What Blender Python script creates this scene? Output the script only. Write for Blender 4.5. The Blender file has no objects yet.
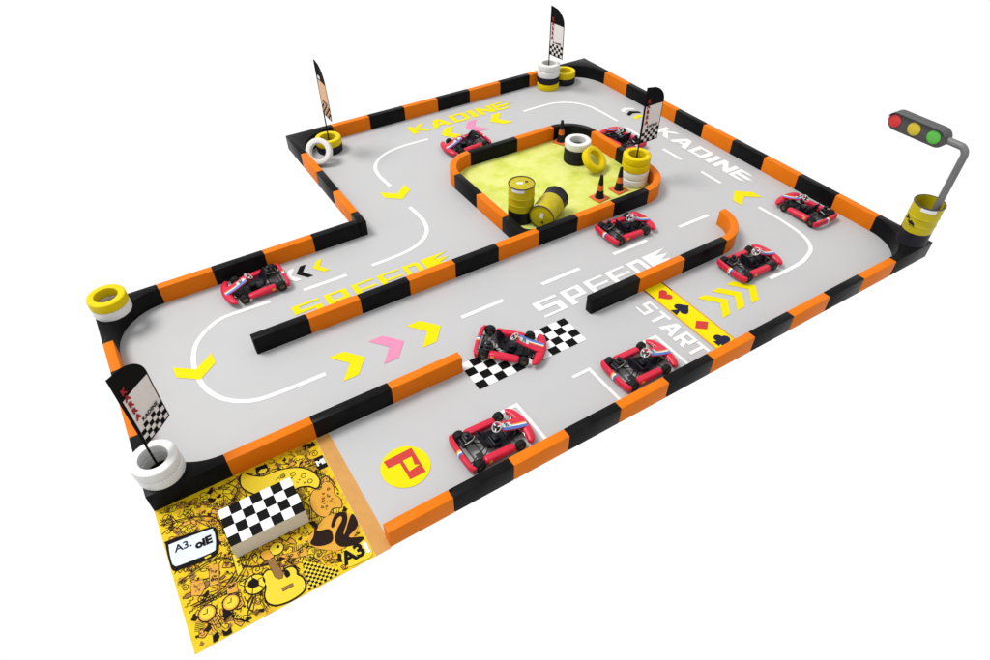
import bpy, bmesh, math, random
from mathutils import Vector, Matrix
C = bpy.context.scene
COL = C.collection
PI = math.pi
rnd = random.Random(7)
KA = .88          # one shared trim on every base colour (exposure of the whole set)

# ------------------------------------------------------------------ materials
def mat(name, col, rough=.5, spec=.4, var=.0, vscale=6.0, bump=0.0, bscale=60.0, metal=0.0, coat=0.0):
    m = bpy.data.materials.new(name); m.use_nodes = True
    col = tuple(c * KA for c in col)
    nt = m.node_tree; b = nt.nodes['Principled BSDF']
    b.inputs['Base Color'].default_value = (*col, 1)
    b.inputs['Roughness'].default_value = rough
    b.inputs['Specular IOR Level'].default_value = spec
    b.inputs['Metallic'].default_value = metal
    b.inputs['Coat Weight'].default_value = coat
    tc = nt.nodes.new('ShaderNodeTexCoord')
    if var > 0:
        n = nt.nodes.new('ShaderNodeTexNoise'); n.inputs['Scale'].default_value = vscale; n.inputs['Detail'].default_value = 5
        r = nt.nodes.new('ShaderNodeValToRGB')
        r.color_ramp.elements[0].position = .3; r.color_ramp.elements[1].position = .7
        r.color_ramp.elements[0].color = tuple(max(0, c * (1 - var)) for c in col) + (1,)
        r.color_ramp.elements[1].color = tuple(min(1, c * (1 + var)) for c in col) + (1,)
        nt.links.new(tc.outputs['Object'], n.inputs['Vector'])
        nt.links.new(n.outputs['Fac'], r.inputs['Fac']); nt.links.new(r.outputs['Color'], b.inputs['Base Color'])
        rr = nt.nodes.new('ShaderNodeMapRange'); rr.inputs['To Min'].default_value = max(.05, rough - .08); rr.inputs['To Max'].default_value = min(1, rough + .08)
        nt.links.new(n.outputs['Fac'], rr.inputs['Value']); nt.links.new(rr.outputs['Result'], b.inputs['Roughness'])
    if bump > 0:
        n2 = nt.nodes.new('ShaderNodeTexNoise'); n2.inputs['Scale'].default_value = bscale; n2.inputs['Detail'].default_value = 4
        bp = nt.nodes.new('ShaderNodeBump'); bp.inputs['Strength'].default_value = bump; bp.inputs['Distance'].default_value = .01
        nt.links.new(tc.outputs['Object'], n2.inputs['Vector']); nt.links.new(n2.outputs['Fac'], bp.inputs['Height'])
        nt.links.new(bp.outputs['Normal'], b.inputs['Normal'])
    return m

def mottled(name, stops, scale, rough=.9, bump=.4):
    stops = [(p, tuple(c * KA for c in q)) for p, q in stops]
    m = bpy.data.materials.new(name); m.use_nodes = True
    nt = m.node_tree; b = nt.nodes['Principled BSDF']; b.inputs['Roughness'].default_value = rough
    b.inputs['Specular IOR Level'].default_value = .15
    tc = nt.nodes.new('ShaderNodeTexCoord'); n = nt.nodes.new('ShaderNodeTexNoise')
    n.inputs['Scale'].default_value = scale; n.inputs['Detail'].default_value = 9; n.inputs['Roughness'].default_value = .68
    r = nt.nodes.new('ShaderNodeValToRGB')
    r.color_ramp.elements[0].position = stops[0][0]; r.color_ramp.elements[0].color = (*stops[0][1], 1)
    r.color_ramp.elements[1].position = stops[-1][0]; r.color_ramp.elements[1].color = (*stops[-1][1], 1)
    for p, c in stops[1:-1]:
        e = r.color_ramp.elements.new(p); e.color = (*c, 1)
    nt.links.new(tc.outputs['Object'], n.inputs['Vector']); nt.links.new(n.outputs['Fac'], r.inputs['Fac'])
    nt.links.new(r.outputs['Color'], b.inputs['Base Color'])
    n2 = nt.nodes.new('ShaderNodeTexNoise'); n2.inputs['Scale'].default_value = 70; n2.inputs['Detail'].default_value = 4
    nt.links.new(tc.outputs['Object'], n2.inputs['Vector'])
    bp = nt.nodes.new('ShaderNodeBump'); bp.inputs['Strength'].default_value = bump; bp.inputs['Distance'].default_value = .012
    nt.links.new(n2.outputs['Fac'], bp.inputs['Height']); nt.links.new(bp.outputs['Normal'], b.inputs['Normal'])
    return m

M = dict(
    floor=mat('grey_track_floor', (.406, .406, .411), .55, .3, .012, 1.2, .03, 90),
    orange=mat('orange_vinyl', (.63, .150, .005), .45, .06, .05, 3, .06, 30),
    black=mat('black_vinyl', (.0065, .0065, .007), .32, .05, .25, 4, .06, 30),
    white=mat('white_road_paint', (.70, .70, .70), .5, .3, .02, 8),
    yellow=mat('yellow_road_paint', (.66, .56, .002), .6, .08, .03, 8),
    pink=mat('pink_road_paint', (.60, .20, .34), .5, .3, .03, 8),
    ink=mat('black_road_paint', (.004, .004, .004), .6, .05),
    red=mat('red_sign_paint', (.46, .025, .02), .5, .3),
    navy=mat('dark_blue_print', (.012, .012, .035), .6, .1),
    tan=mat('tan_edge_strip', (.49, .25, .072), .6, .1, .05, 5),
    rim_orange=mat('orange_edging', (.55, .24, .03), .5, .3),
    darkred=mat('dark_red_print', (.16, .01, .008), .5, .3),
    beige=mat('beige_board', (.62, .565, .47), .6, .3, .04, 5),
    kart_red=mat('glossy_kart_red', (.53, .014, .042), .3, .2, .03, 8, coat=.08),
    kart_black=mat('black_seat_plastic', (.007, .007, .013), .42, .2, .2, 12),
    kart_frame=mat('black_steel_tube', (.006, .006, .006), .35, .2),
    engine=mat('dark_engine_metal', (.03, .028, .03), .4, .5, .3, 30, metal=.4),
    rubber=mat('black_tyre_rubber', (.010, .010, .010), .7, .12, .2, 20, .1, 80),
    rim=mat('bronze_wheel_rim', (.16, .14, .09), .35, .5, metal=.7),
    silver=mat('silver_metal', (.26, .25, .24), .3, .5, metal=.9),
    steer=mat('pale_steering_ring', (.36, .355, .35), .4, .4),
    blue=mat('blue_sticker', (.045, .13, .45), .35, .4),
    s_orange=mat('orange_sticker', (.60, .30, .03), .35, .4),
    s_white=mat('white_sticker', (.66, .67, .68), .35, .4),
    s_mint=mat('pale_plate', (.45, .56, .56), .35, .4),
    ty_white=mat('white_tyre_paint', (.66, .66, .645), .5, .35, .03, 9, .08, 70),
    ty_yellow=mat('yellow_tyre_paint', (.64, .48, .002), .48, .1, .05, 9, .08, 70),
    ty_black=mat('black_tyre_paint', (.007, .007, .013), .55, .2, .2, 9, .08, 70),
    drum=mat('olive_yellow_steel', (.42, .345, .004), .38, .2, .12, 5, .05, 20),
    drum_black=mat('black_steel', (.006, .006, .011), .4, .2, .2, 5),
    rimdark=mat('dark_brown_rim', (.035, .02, .02), .4, .5),
    cone_o=mat('orange_cone_rubber', (.60, .12, .02), .5, .35, .05, 8),
    cone_b=mat('black_cone_rubber', (.006, .006, .013), .45, .2),
    flag_w=mat('off_white_flag_cloth', (.66, .62, .60), .8, .2, .03, 10),
    flag_p=mat('peach_flag_cloth', (.62, .37, .22), .8, .2, .03, 10),
    flag_k=mat('black_flag_cloth', (.005, .005, .005), .8, .06),
    flag_r=mat('dark_red_letters', (.30, .008, .012), .7, .2),
    grey=mat('grey_signal_housing', (.060, .060, .062), .5, .4, .08, 8),
    pole_grey=mat('grey_signal_pole', (.13, .13, .132), .45, .4, .06, 8),
    lens_r=mat('red_lens', (.56, .025, .03), .35, .5),
    lens_y=mat('yellow_lens', (.55, .42, .02), .35, .5),
    lens_g=mat('green_lens', (.08, .42, .05), .35, .5),
    turf=mottled('yellow_green_turf', [(.30, (.36, .45, .06)), (.43, (.52, .56, .10)), (.58, (.60, .62, .19)), (.8, (.58, .60, .15))], 1.5),
    mat_y=mottled('yellow_printed_mat', [(.30, (.36, .15, .008)), (.40, (.50, .25, .008)), (.44, (.56, .33, .006)), (.49, (.60, .42, .003)), (.8, (.61, .44, .003))], 3.2, .6, .04),
    d_yellow=mat('mat_yellow_ink', (.62, .46, .004), .6, .3),
    d_orange=mat('mat_orange_ink', (.54, .26, .012), .6, .3),
    d_brown=mat('mat_brown_ink', (.20, .088, .012), .6, .3),
    d_dark=mat('mat_dark_brown_ink', (.016, .007, .005), .7, .06),
    d_black=mat('mat_black_ink', (.006, .005, .005), .7, .06),
    d_screen=mat('mat_pale_blue_ink', (.55, .60, .66), .6, .3),
)

# ------------------------------------------------------------------ helpers
def finish(name, bm, m, parent=None, smooth=False, ang=40):
    me = bpy.data.meshes.new(name); bm.normal_update(); bm.to_mesh(me); bm.free()
    ms = m if isinstance(m, (list, tuple)) else [m]
    for x in ms: me.materials.append(x)
    if smooth:
        me.shade_smooth(); me.set_sharp_from_angle(angle=math.radians(ang))
    o = bpy.data.objects.new(name, me); COL.objects.link(o)
    if parent: o.parent = parent
    return o

def empty(name, loc=(0, 0, 0), rz=0):
    o = bpy.data.objects.new(name, None); COL.objects.link(o)
    o.location = loc; o.rotation_euler = (0, 0, rz); o.empty_display_size = .1
    return o

def tag(o, label=None, cat=None, group=None, kind=None):
    if label: o['label'] = label
    if cat: o['category'] = cat
    if group: o['group'] = group
    if kind: o['kind'] = kind
    return o

def prism(bm, pts, z0, z1, bevel=0.0, mi=0):
    """closed polygon (x,y) extruded from z0 to z1"""
    n = len(pts)
    lo = [bm.verts.new((x, y, z0)) for x, y in pts]; hi = [bm.verts.new((x, y, z1)) for x, y in pts]
    fs = [bm.faces.new(lo[::-1]), bm.faces.new(hi)]
    for i in range(n):
        fs.append(bm.faces.new((lo[i], lo[(i + 1) % n], hi[(i + 1) % n], hi[i])))
    for f in fs: f.material_index = mi
    bmesh.ops.recalc_face_normals(bm, faces=fs)
    if bevel:
        es = [e for e in fs[1].edges]
        vert_e = [e for e in bm.edges if (e.verts[0] in lo and e.verts[1] in hi) or (e.verts[1] in lo and e.verts[0] in hi)]
        sharp = [e for e in vert_e if len(e.link_faces) == 2 and e.calc_face_angle(0) > .5]
        bmesh.ops.bevel(bm, geom=es + sharp, offset=bevel, segments=2, affect='EDGES', profile=.5)

def box(bm, x0, x1, y0, y1, z0, z1, bevel=0.0, taper=None, mi=0, mtx=None):
    vs = [Vector((x, y, z)) for z in (z0, z1) for x, y in ((x0, y0), (x1, y0), (x1, y1), (x0, y1))]
    if taper:
        cx, cy = (x0 + x1) / 2, (y0 + y1) / 2
        for v in vs[4:]:
            v.x = cx + (v.x - cx) * taper[0]; v.y = cy + (v.y - cy) * taper[1]
    if mtx: vs = [mtx @ v for v in vs]
    b = [bm.verts.new(v) for v in vs]
    fs = [bm.faces.new([b[i] for i in f]) for f in ((3, 2, 1, 0), (4, 5, 6, 7), (0, 1, 5, 4), (1, 2, 6, 5), (2, 3, 7, 6), (3, 0, 4, 7))]
    for f in fs: f.material_index = mi
    if bevel:
        es = list({e for f in fs for e in f.edges})
        bmesh.ops.bevel(bm, geom=es, offset=bevel, segments=2, affect='EDGES', profile=.5)

def tube(bm, path, r, seg=10, scale=(1, 1), closed=False, radii=None, up=Vector((0, 0, 1)), caps=True):
    P = [Vector(p) for p in path]; n = len(P); rings = []
    for i, p in enumerate(P):
        a = P[(i - 1) % n] if (closed or i > 0) else P[i]
        b = P[(i + 1) % n] if (closed or i < n - 1) else P[i]
        d = (b - a).normalized()
        u = up if abs(d.dot(up)) < .97 else Vector((1, 0, 0))
        s = d.cross(u).normalized(); t = s.cross(d).normalized()
        rr = radii[i] if radii else r
        rings.append([bm.verts.new(p + s * math.cos(k * 2 * PI / seg) * rr * scale[0] + t * math.sin(k * 2 * PI / seg) * rr * scale[1]) for k in range(seg)])
    fs = []
    for i in range(n if closed else n - 1):
        A, B = rings[i], rings[(i + 1) % n]
        for k in range(seg):
            fs.append(bm.faces.new((A[k], A[(k + 1) % seg], B[(k + 1) % seg], B[k])))
    if not closed and caps:
        fs.append(bm.faces.new(rings[0][::-1])); fs.append(bm.faces.new(rings[-1]))
    bmesh.ops.recalc_face_normals(bm, faces=fs)

def lathe(bm, prof, seg=48, closed=False, mtx=None, mi=0, rmod=None):
    """prof: list of (r, z) about the z axis"""
    rings = []
    for j, (r, z) in enumerate(prof):
        ring = []
        for k in range(seg):
            a = 2 * PI * k / seg
            rr = rmod(j, k, r) if rmod else r
            v = Vector((rr * math.cos(a), rr * math.sin(a), z))
            ring.append(bm.verts.new(mtx @ v if mtx else v))
        rings.append(ring)
    fs = []
    for j in range(len(prof) if closed else len(prof) - 1):
        A, B = rings[j], rings[(j + 1) % len(prof)]
        for k in range(seg):
            f = bm.faces.new((A[k], A[(k + 1) % seg], B[(k + 1) % seg], B[k])); f.material_index = mi; fs.append(f)
    if not closed:
        if prof[0][0] > 1e-5: f = bm.faces.new(rings[0][::-1]); f.material_index = mi; fs.append(f)
        if prof[-1][0] > 1e-5: f = bm.faces.new(rings[-1]); f.material_index = mi; fs.append(f)
    bmesh.ops.recalc_face_normals(bm, faces=fs)

def sheet_mesh(name, polys):
    """flat filled polygons (even-odd holes) as a mesh in the xy plane"""
    cu = bpy.data.curves.new(name + '_outline', 'CURVE'); cu.dimensions = '2D'; cu.fill_mode = 'BOTH'
    for pts in polys:
        s = cu.splines.new('POLY'); s.points.add(len(pts) - 1); s.use_cyclic_u = True
        for i, p in enumerate(pts): s.points[i].co = (p[0], p[1], 0, 1)
    o = bpy.data.objects.new('tmp', cu); COL.objects.link(o)
    dg = bpy.context.evaluated_depsgraph_get(); dg.update()
    me = bpy.data.meshes.new_from_object(o.evaluated_get(dg))
    bpy.data.objects.remove(o); bpy.data.curves.remove(cu)
    me.name = name
    bm = bmesh.new(); bm.from_mesh(me)
    for f in bm.faces:
        if f.normal.z < 0: f.normal_flip()
    bm.to_mesh(me); bm.free()
    return me

def sheet(name, polys, m, parent, z=.004, solid=0.0):
    me = sheet_mesh(name, polys)
    me.materials.clear(); me.materials.append(m)
    o = bpy.data.objects.new(name, me); COL.objects.link(o); o.location.z = z
    if parent: o.parent = parent
    return o

def text_polys_mesh(name, body, size, bold=0.0, shear=0.0):
    cu = bpy.data.curves.new(name, 'FONT'); cu.body = body; cu.size = size; cu.offset = bold; cu.shear = shear
    cu.align_x = 'CENTER'; cu.align_y = 'CENTER'; cu.resolution_u = 3
    o = bpy.data.objects.new('tmp', cu); COL.objects.link(o)
    dg = bpy.context.evaluated_depsgraph_get(); dg.update()
    me = bpy.data.meshes.new_from_object(o.evaluated_get(dg))
    bpy.data.objects.remove(o); bpy.data.curves.remove(cu); me.name = name
    return me

def text(name, body, size, m, parent, loc, rot=(0, 0, 0), bold=0.0, shear=0.0):
    me = text_polys_mesh(name, body, size, bold, shear); me.materials.clear(); me.materials.append(m)
    o = bpy.data.objects.new(name, me); COL.objects.link(o); o.parent = parent
    o.location = loc; o.rotation_euler = rot
    return o

def ribbon(path, w):
    P = [Vector((p[0], p[1])) for p in path]; L = []; R = []
    for i, p in enumerate(P):
        a = P[max(i - 1, 0)]; b = P[min(i + 1, len(P) - 1)]
        d = (b - a).normalized() if (b - a).length > 1e-6 else Vector((1, 0)); n = Vector((-d.y, d.x)) * w / 2
        L.append(p + n); R.append(p - n)
    return [tuple(v) for v in L + R[::-1]]

def spline(pts, n=10):
    out = []
    P = [Vector((*p, 0)) for p in pts]
    for i in range(len(P) - 1):
        p0 = P[max(i - 1, 0)]; p1 = P[i]; p2 = P[i + 1]; p3 = P[min(i + 2, len(P) - 1)]
        for k in range(n):
            t = k / n
            v = .5 * ((2 * p1) + (p2 - p0) * t + (2 * p0 - 5 * p1 + 4 * p2 - p3) * t * t + (-p0 + 3 * p1 - 3 * p2 + p3) * t ** 3)
            out.append((v.x, v.y))
    out.append(tuple(P[-1][:2])); return out

def arc(cx, cy, r, a0, a1, n=16):
    return [(cx + r * math.cos(math.radians(a0 + (a1 - a0) * k / n)), cy + r * math.sin(math.radians(a0 + (a1 - a0) * k / n))) for k in range(n + 1)]

def copy_tree(o, parent=None):
    c = o.copy(); COL.objects.link(c)
    if parent: c.parent = parent
    for ch in list(o.children): copy_tree(ch, c)
    return c

ORD = ['first', 'second', 'third', 'fourth', 'fifth', 'sixth', 'seventh', 'eighth', 'ninth', 'tenth', 'eleventh', 'twelfth']

# ------------------------------------------------------------------ layout (metres, x along the near wall, y away from camera)
H = .356; W = .167
XL, XR = -2.60, 12.205
XC = 2.603
Y2, YL, YB = 2.28, 7.06, 11.524
CC = 1.19

# ------------------------------------------------------------------ track floor and its painted marks
bm = bmesh.new()
prism(bm, [(0.02, 0.03), (XR - .01, 0.03), (XR - .01, YB - .01), (XC + .01, YB - .01), (XC + .01, YL - .01), (XL + .01, YL - .01), (XL + .01, Y2 + .02), (0.02, Y2 + .02)], -.006, 0)
floor = finish('track_floor', bm, M['floor']); tag(floor, kind='structure')
bm = bmesh.new()
prism(bm, [(5.36, 4.70), (8.65, 4.70)] + arc(8.65, 5.43, .74, -90, 0, 10) + arc(8.65, 7.53, .74, 0, 90, 10) + arc(6.13, 7.53, .74, 90, 180, 10), .003, .010)
turf = finish('turf_ground', bm, M['turf']); tag(turf, kind='structure')

LW = .085
def line(pts, w=LW, name='lane_line', m='white', z=.004):
    return sheet(name, [ribbon(pts, w)], M[m], floor, z)
line(spline([(.26, 5.86), (-.25, 5.88), (-.66, 5.87), (-.98, 5.70), (-1.24, 5.42), (-1.38, 5.05), (-1.42, 4.68), (-1.38, 4.28), (-1.23, 3.93), (-1.0, 3.69), (-.72, 3.55), (-.35, 3.51), (.05, 3.5), (.45, 3.5)]))
line([(.92, 5.84), (1.82, 5.83)])
line(spline([(2.38, 5.85), (2.86, 5.86), (3.31, 5.92), (3.66, 6.08), (3.90, 6.33), (4.01, 6.66), (4.03, 6.97), (4.01, 7.38)]))
line(spline([(5.90, 10.04), (5.50, 10.06), (5.10, 10.05), (4.66, 9.95), (4.30, 9.72), (4.08, 9.40), (4.01, 8.99), (4.03, 8.44)]))
line(spline([(8.94, 10.06), (9.56, 10.07), (10.04, 10.02), (10.43, 9.79), (10.68, 9.42), (10.77, 9.0), (10.80, 8.17)]))
for a, b in (((10.77, 6.33), (10.78, 5.67)), ((10.77, 4.97), (10.78, 4.33)), ((6.79, 3.51), (7.72, 3.51)), ((4.96, 3.5), (5.90, 3.5)), ((3.13, 3.5), (4.06, 3.5)), ((8.64, 3.51), (9.52, 3.5)), ((10.74, 7.75), (10.75, 7.1))):
    line([a, b])
line(spline([(10.73, 3.12), (10.74, 2.80), (10.74, 2.40), (10.67, 1.85), (10.45, 1.47), (10.05, 1.28), (9.65, 1.22), (8.91, 1.22)]))
for x in (2.83, 4.33, 5.85):
    line([(x - .34, 1.18), (x - .03, 1.18), (x - .03, 1.1801), (x - .03, .40)], .06, 'parking_bay_line') if False else sheet('parking_bay_line', [[(x - .36, 1.15), (x - .36, 1.21), (x + .03, 1.21), (x + .03, .168), (x - .03, .168), (x - .03, 1.15)]], M['white'], floor)

def chevron(pts, m, z=.0065): sheet('direction_arrow', [pts], M[m], floor, z)
def chev(x, y, ang, m, l=.28, tip=.27, hw=.33, z=.0065):
    """block chevron whose notch is at (x,y)"""
    c, s = math.cos(math.radians(ang)), math.sin(math.radians(ang))
    P = [(-.26, hw), (.02, hw), (.285, 0), (.02, -hw), (-.26, -hw), (0, 0)]
    P = [(-.26 * l / .28 if px == -.26 else px, py) for px, py in P]
    chevron([(x + px * c - py * s, y + px * s + py * c) for px, py in P], m, z)
for x, m in ((.90, 'yellow'), (1.655, 'pink'), (2.41, 'yellow')): chev(x, 3.505, 0, m)
for x in (7.50, 7.89, 8.28): chevron([(x - .26, 1.55), (x - .06, 1.55), (x + .215, 1.215), (x - .06, .885), (x - .26, .885), (x + .015, 1.215)], 'yellow')
for x, m in ((6.58, 'yellow'), (7.32, 'pink'), (8.10, 'yellow')): chev(x, 10.02, 180, m)
chev(-1.40, 4.79, -90, 'yellow'); chev(4.02, 8.05, -90, 'yellow'); chev(10.78, 3.62, 90, 'yellow')
for x, m in ((.86, 'white'), (1.10, 'ink'), (1.45, 'yellow')):
    chevron([(x - .13, 6.39), (x + .02, 6.60), (x + .145, 6.60), (x + .01, 6.39), (x + .15, 6.17), (x + .03, 6.17)], m)
for y, m in ((8.51, 'white'), (8.26, 'ink'), (7.98, 'yellow')):
    chevron([(11.28, y - .02), (11.28, y + .10), (11.48, y + .21), (11.69, y + .06), (11.69, y - .06), (11.48, y + .05)], m)

G = {
 'S': [[(0, 1), (1, 1), (1, .86), (.26, .86), (.26, .62), (1, .62), (1, 0), (0, 0), (0, .12), (.75, .12), (.75, .44), (0, .44)]],
 'P': [[(0, 0), (0, 1), (1, 1), (1, .33), (.30, .33), (.30, 0)], [(.27, .50), (.27, .86), (.74, .86), (.74, .50)]],
 'E': [[(0, 0), (0, 1), (1, 1), (1, .87), (.25, .87), (.25, .57), (1, .57), (1, .43), (.25, .43), (.25, .14), (1, .14), (1, 0)]],
 'D': [[(0, 0), (0, 1), (.86, 1), (1, .86), (1, .14), (.86, 0)], [(.27, .2), (.27, .8), (.72, .8), (.72, .2)]],
 'K': [[(0, 0), (0, 1), (.29, 1), (.29, .64), (.68, 1), (1, 1), (.52, .54), (1, 0), (.66, 0), (.29, .40), (.29, 0)]],
 'A': [[(0, 0), (.34, 1), (.66, 1), (1, 0), (.73, 0), (.66, .22), (.34, .22), (.27, 0)], [(.405, .42), (.595, .42), (.5, .74)]],
 'I': [[(0, 0), (0, 1), (1, 1), (1, 0)]],
 'N': [[(0, 0), (0, 1), (.29, 1), (.72, .45), (.72, 1), (1, 1), (1, 0), (.71, 0), (.28, .55), (.28, 0)]],
 'T': [[(0, 1), (1, 1), (1, .82), (.62, .82), (.62, 0), (.38, 0), (.38, .82), (0, .82)]],
 'R': [[(0, 0), (0, 1), (1, 1), (1, .40), (.74, .36), (1, 0), (.66, 0), (.44, .34), (.29, .34), (.29, 0)], [(.25, .53), (.25, .84), (.76, .84), (.76, .53)]],
 '>': [[(0, 0), (0, 1), (1.78, 1.0), (.74, .75), (1.62, .62), (.86, .40), (1.45, .28), (.80, .08), (.8, 0)]],
 '=': [[(0, 0), (0, 1), (1.05, 1.0), (.85, .93), (1.35, .89), (1.0, .83), (.30, .80), (.30, .66), (1.1, .63), (1.60, .60), (1.2, .54), (1.85, .48), (1.2, .43), (1.5, .38), (.30, .37), (.30, .22), (1.1, .20), (1.45, .15), (1.0, .09), (1.2, .02), (.9, 0)]],
}
def word(glyphs, xy, rot, height, m, slant=0.0, z=.0065):
    """glyphs: (letter, start, width) along the reading direction"""
    c, s = math.cos(rot), math.sin(rot)
    for g, x0, w in glyphs:
        polys = [[(xy[0] + (x0 + px * w + slant * py * height) * c - py * height * s, xy[1] + (x0 + px * w + slant * py * height) * s + py * height * c) for px, py in poly] for poly in G[g]]
        sheet('painted_letter', polys, M[m], floor, z)
SPEED = [('S', 0, .54), ('P', .65, .45), ('E', 1.22, .46), ('E', 1.77, .47), ('D', 2.33, .36), ('>', 2.75, .36)]
word(SPEED, (4.45, 2.655), 0, .455, 'white')
word(SPEED, (.53, 5.015), 0, .455, 'yellow')
KAD = [('K', 0, .55), ('A', .60, .60), ('D', 1.27, .52), ('I', 1.87, .17), ('N', 2.12, .50), ('=', 2.66, .36)]
word(KAD, (5.70, 10.47), 0, .46, 'yellow')
word(KAD, (11.24, 7.20), -PI / 2, .45, 'white')
word([('S', 0, .27), ('T', .33, .28), ('A', .64, .33), ('R', 1.0, .29), ('T', 1.31, .28)], (6.06, 1.98), -PI / 2, .36, 'white')

# start band
sheet('start_band', [[(6.555, .168), (6.555, Y2 - .003), (6.985, Y2 - .003), (6.985, .168)]], M['yellow'], floor, .0065)
sheet('band_edging', [[(6.525, .168), (6.525, 1.98), (6.555, 1.98), (6.555, .168)], [(6.985, .168), (6.985, 1.98), (7.015, 1.98), (7.015, .168)]], M['rim_orange'], floor, .0065)
sheet('band_edging', [[(6.525, 1.98), (6.525, Y2 - .003), (6.555, Y2 - .003), (6.555, 1.98)], [(6.985, 1.98), (6.985, Y2 - .003), (7.015, Y2 - .003), (7.015, 1.98)]], M['darkred'], floor, .0065)
def heart(n=40):
    return [(.030 * 16 * math.sin(t) ** 3 / 3.3, .030 * (13 * math.cos(t) - 5 * math.cos(2 * t) - 2 * math.cos(3 * t) - math.cos(4 * t)) / 3.3) for t in [2 * PI * k / n for k in range(n)]]
def place(pts, x, y, rz=0, s=1): 
    c, sn = math.cos(rz), math.sin(rz); return [(x + s * (px * c - py * sn), y + s * (px * sn + py * c)) for px, py in pts]
hp = heart()
sheet('heart_mark', [place(hp, 6.77, 1.95, -PI / 2, 1.05)], M['red'], floor, .009)
sheet('spade_mark', [place([(px, -py) for px, py in hp], 6.80, 1.48, -PI / 2, 1.08)], M['navy'], floor, .009)
sheet('spade_stem', [place([(0, .02), (-.085, -.17), (.085, -.17)], 6.735, 1.48, -PI / 2, 1.0)], M['navy'], floor, .0105)
sheet('diamond_mark', [place([(0, .165), (.14, 0), (0, -.165), (-.14, 0)], 6.77, .955, -PI / 2)], M['red'], floor, .009)
for dx, dy, k in ((.075, 0, 0), (-.02, .085, 1), (-.02, -.085, 2)):
    sheet('club_mark', [arc(6.79 + dx, .46 + dy, .085, 0, 345, 23)], M['navy'], floor, .009 + .0012 * k)
sheet('club_stem', [place([(0, .04), (-.08, -.16), (.08, -.16)], 6.77, .46, -PI / 2, .9)], M['navy'], floor, .0128)

# parking sign on the floor
sheet('parking_disc', [arc(.755, 1.065, .375, 0, 355, 71)], M['yellow'], floor, .0065)
sheet('parking_letter', [[(.71, .82), (.97, .82), (.985, 1.325), (.51, 1.315), (.52, 1.17), (.71, 1.165)], [(.765, .955), (.765, 1.18), (.915, 1.18), (.885, 1.02), (.955, .985)]], M['red'], floor, .009)

# checkered line painted on the floor
cq = [[], []]
nx, ny = 12, 4
x0, x1, y0, y1 = 2.49, 4.74, 1.785, 2.465
for i in range(nx):
    for j in range(ny):
        ax, bx_ = x0 + (x1 - x0) * i / nx, x0 + (x1 - x0) * (i + 1) / nx
        ay, by = y0 + (y1 - y0) * j / ny, y0 + (y1 - y0) * (j + 1) / ny
        cq[(i + j) % 2].append((ax, bx_, ay, by))
bm = bmesh.new()
for mi in (0, 1):
    for ax, bx_, ay, by in cq[mi]:
        f = bm.faces.new([bm.verts.new((px, py, 0)) for px, py in ((ax, ay), (bx_, ay), (bx_, by), (ax, by))]); f.material_index = mi
ck = finish('checkered_line', bm, [M['ink'], M['white']], floor); ck.location.z = .0052

# ------------------------------------------------------------------ barrier blocks
def block(col, pts, label, group):
    xs = [p[0] for p in pts]; ys = [p[1] for p in pts]
    cx, cy = (min(xs) + max(xs)) / 2, (min(ys) + max(ys)) / 2
    bm = bmesh.new(); prism(bm, [(x - cx, y - cy) for x, y in pts], 0, H, .011)
    o = finish('barrier_block', bm, M[col], None, True, 30); o.location = (cx, cy, .0006)
    tag(o, label, 'barrier', group); return o
GAP = .0015
def wall_run(axis, start, step, n, fixed, first, phrase, group, names=None):
    """row of straight blocks; axis x or y, fixed = (lo, hi) across"""
    for i in range(n):
        a, b = sorted((start + step * i, start + step * (i + 1))); a += GAP; b -= GAP
        col = ('orange', 'black')[(i + (first == 'black')) % 2]
        pts = [(a, fixed[0]), (b, fixed[0]), (b, fixed[1]), (a, fixed[1])] if axis == 'x' else [(fixed[0], a), (fixed[1], a), (fixed[1], b), (fixed[0], b)]
        block(col, pts, col + ' barrier block, ' + (names[i] if names else ORD[i] + ' ' + phrase), group)
wall_run('x', 0, 1.0, 11, (0, W), 'orange', 'from the open left end of the wall beside the parking bays', 'barrier blocks of the near outer wall')
wall_run('y', 1.19, 1.0143, 9, (XR - W, XR), 'orange', 'from the traffic light corner along the right outer wall', 'barrier blocks of the right outer wall')
wall_run('x', XC + 1.217 + 7 * 1.036, -1.036, 7, (YB - W, YB), 'orange', 'from the far right corner along the back outer wall', 'barrier blocks of the back outer wall')
wall_run('y', YB - 1.109, -1.026, 3, (XC, XC + W), 'orange', '', 'barrier blocks of the upper left wall',
         ['beside the leaning white tyre in the upper left wall', 'middle one of the three in the short upper left wall', 'nearest the inner bend in the upper left wall'])
block('black', [(XC, YL - W + .0), (XC + W, YL - W), (XC + W, YB - 1.109 - 3 * 1.026 - GAP), (XC, YB - 1.109 - 3 * 1.026 - GAP)], 'short black barrier block forming the end of the inner bend', 'barrier blocks of the upper left wall')
wall_run('x', XL + 1.131, 1.015, 4, (YL - W, YL), 'orange', '', 'barrier blocks of the lower back wall',
         ['next to the left corner with the yellow and white tyres', 'right behind the kart facing left', 'just right of the kart in the left lane wall', 'long one reaching the inner bend of the wall'])
wall_run('y', YL - 1.19, -.794, 3, (XL, XL + W), 'orange', '', 'barrier blocks of the left outer wall',
         ['of the left wall next to the yellow tyre corner', 'of the left wall, half hidden behind the flag', 'of the left wall next to the white tyre corner'])
wall_run('x', XL + 1.116, 1.315, 3, (Y2, Y2 + W), 'orange', '', 'barrier blocks between printed mat and lane',
         ['beside the printed mat, next to the white tyre corner', 'between printed mat and parking disc', 'with its open end beside the checkered line'])
xd = -.392; ld = 1.007; yd = 4.581
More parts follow.
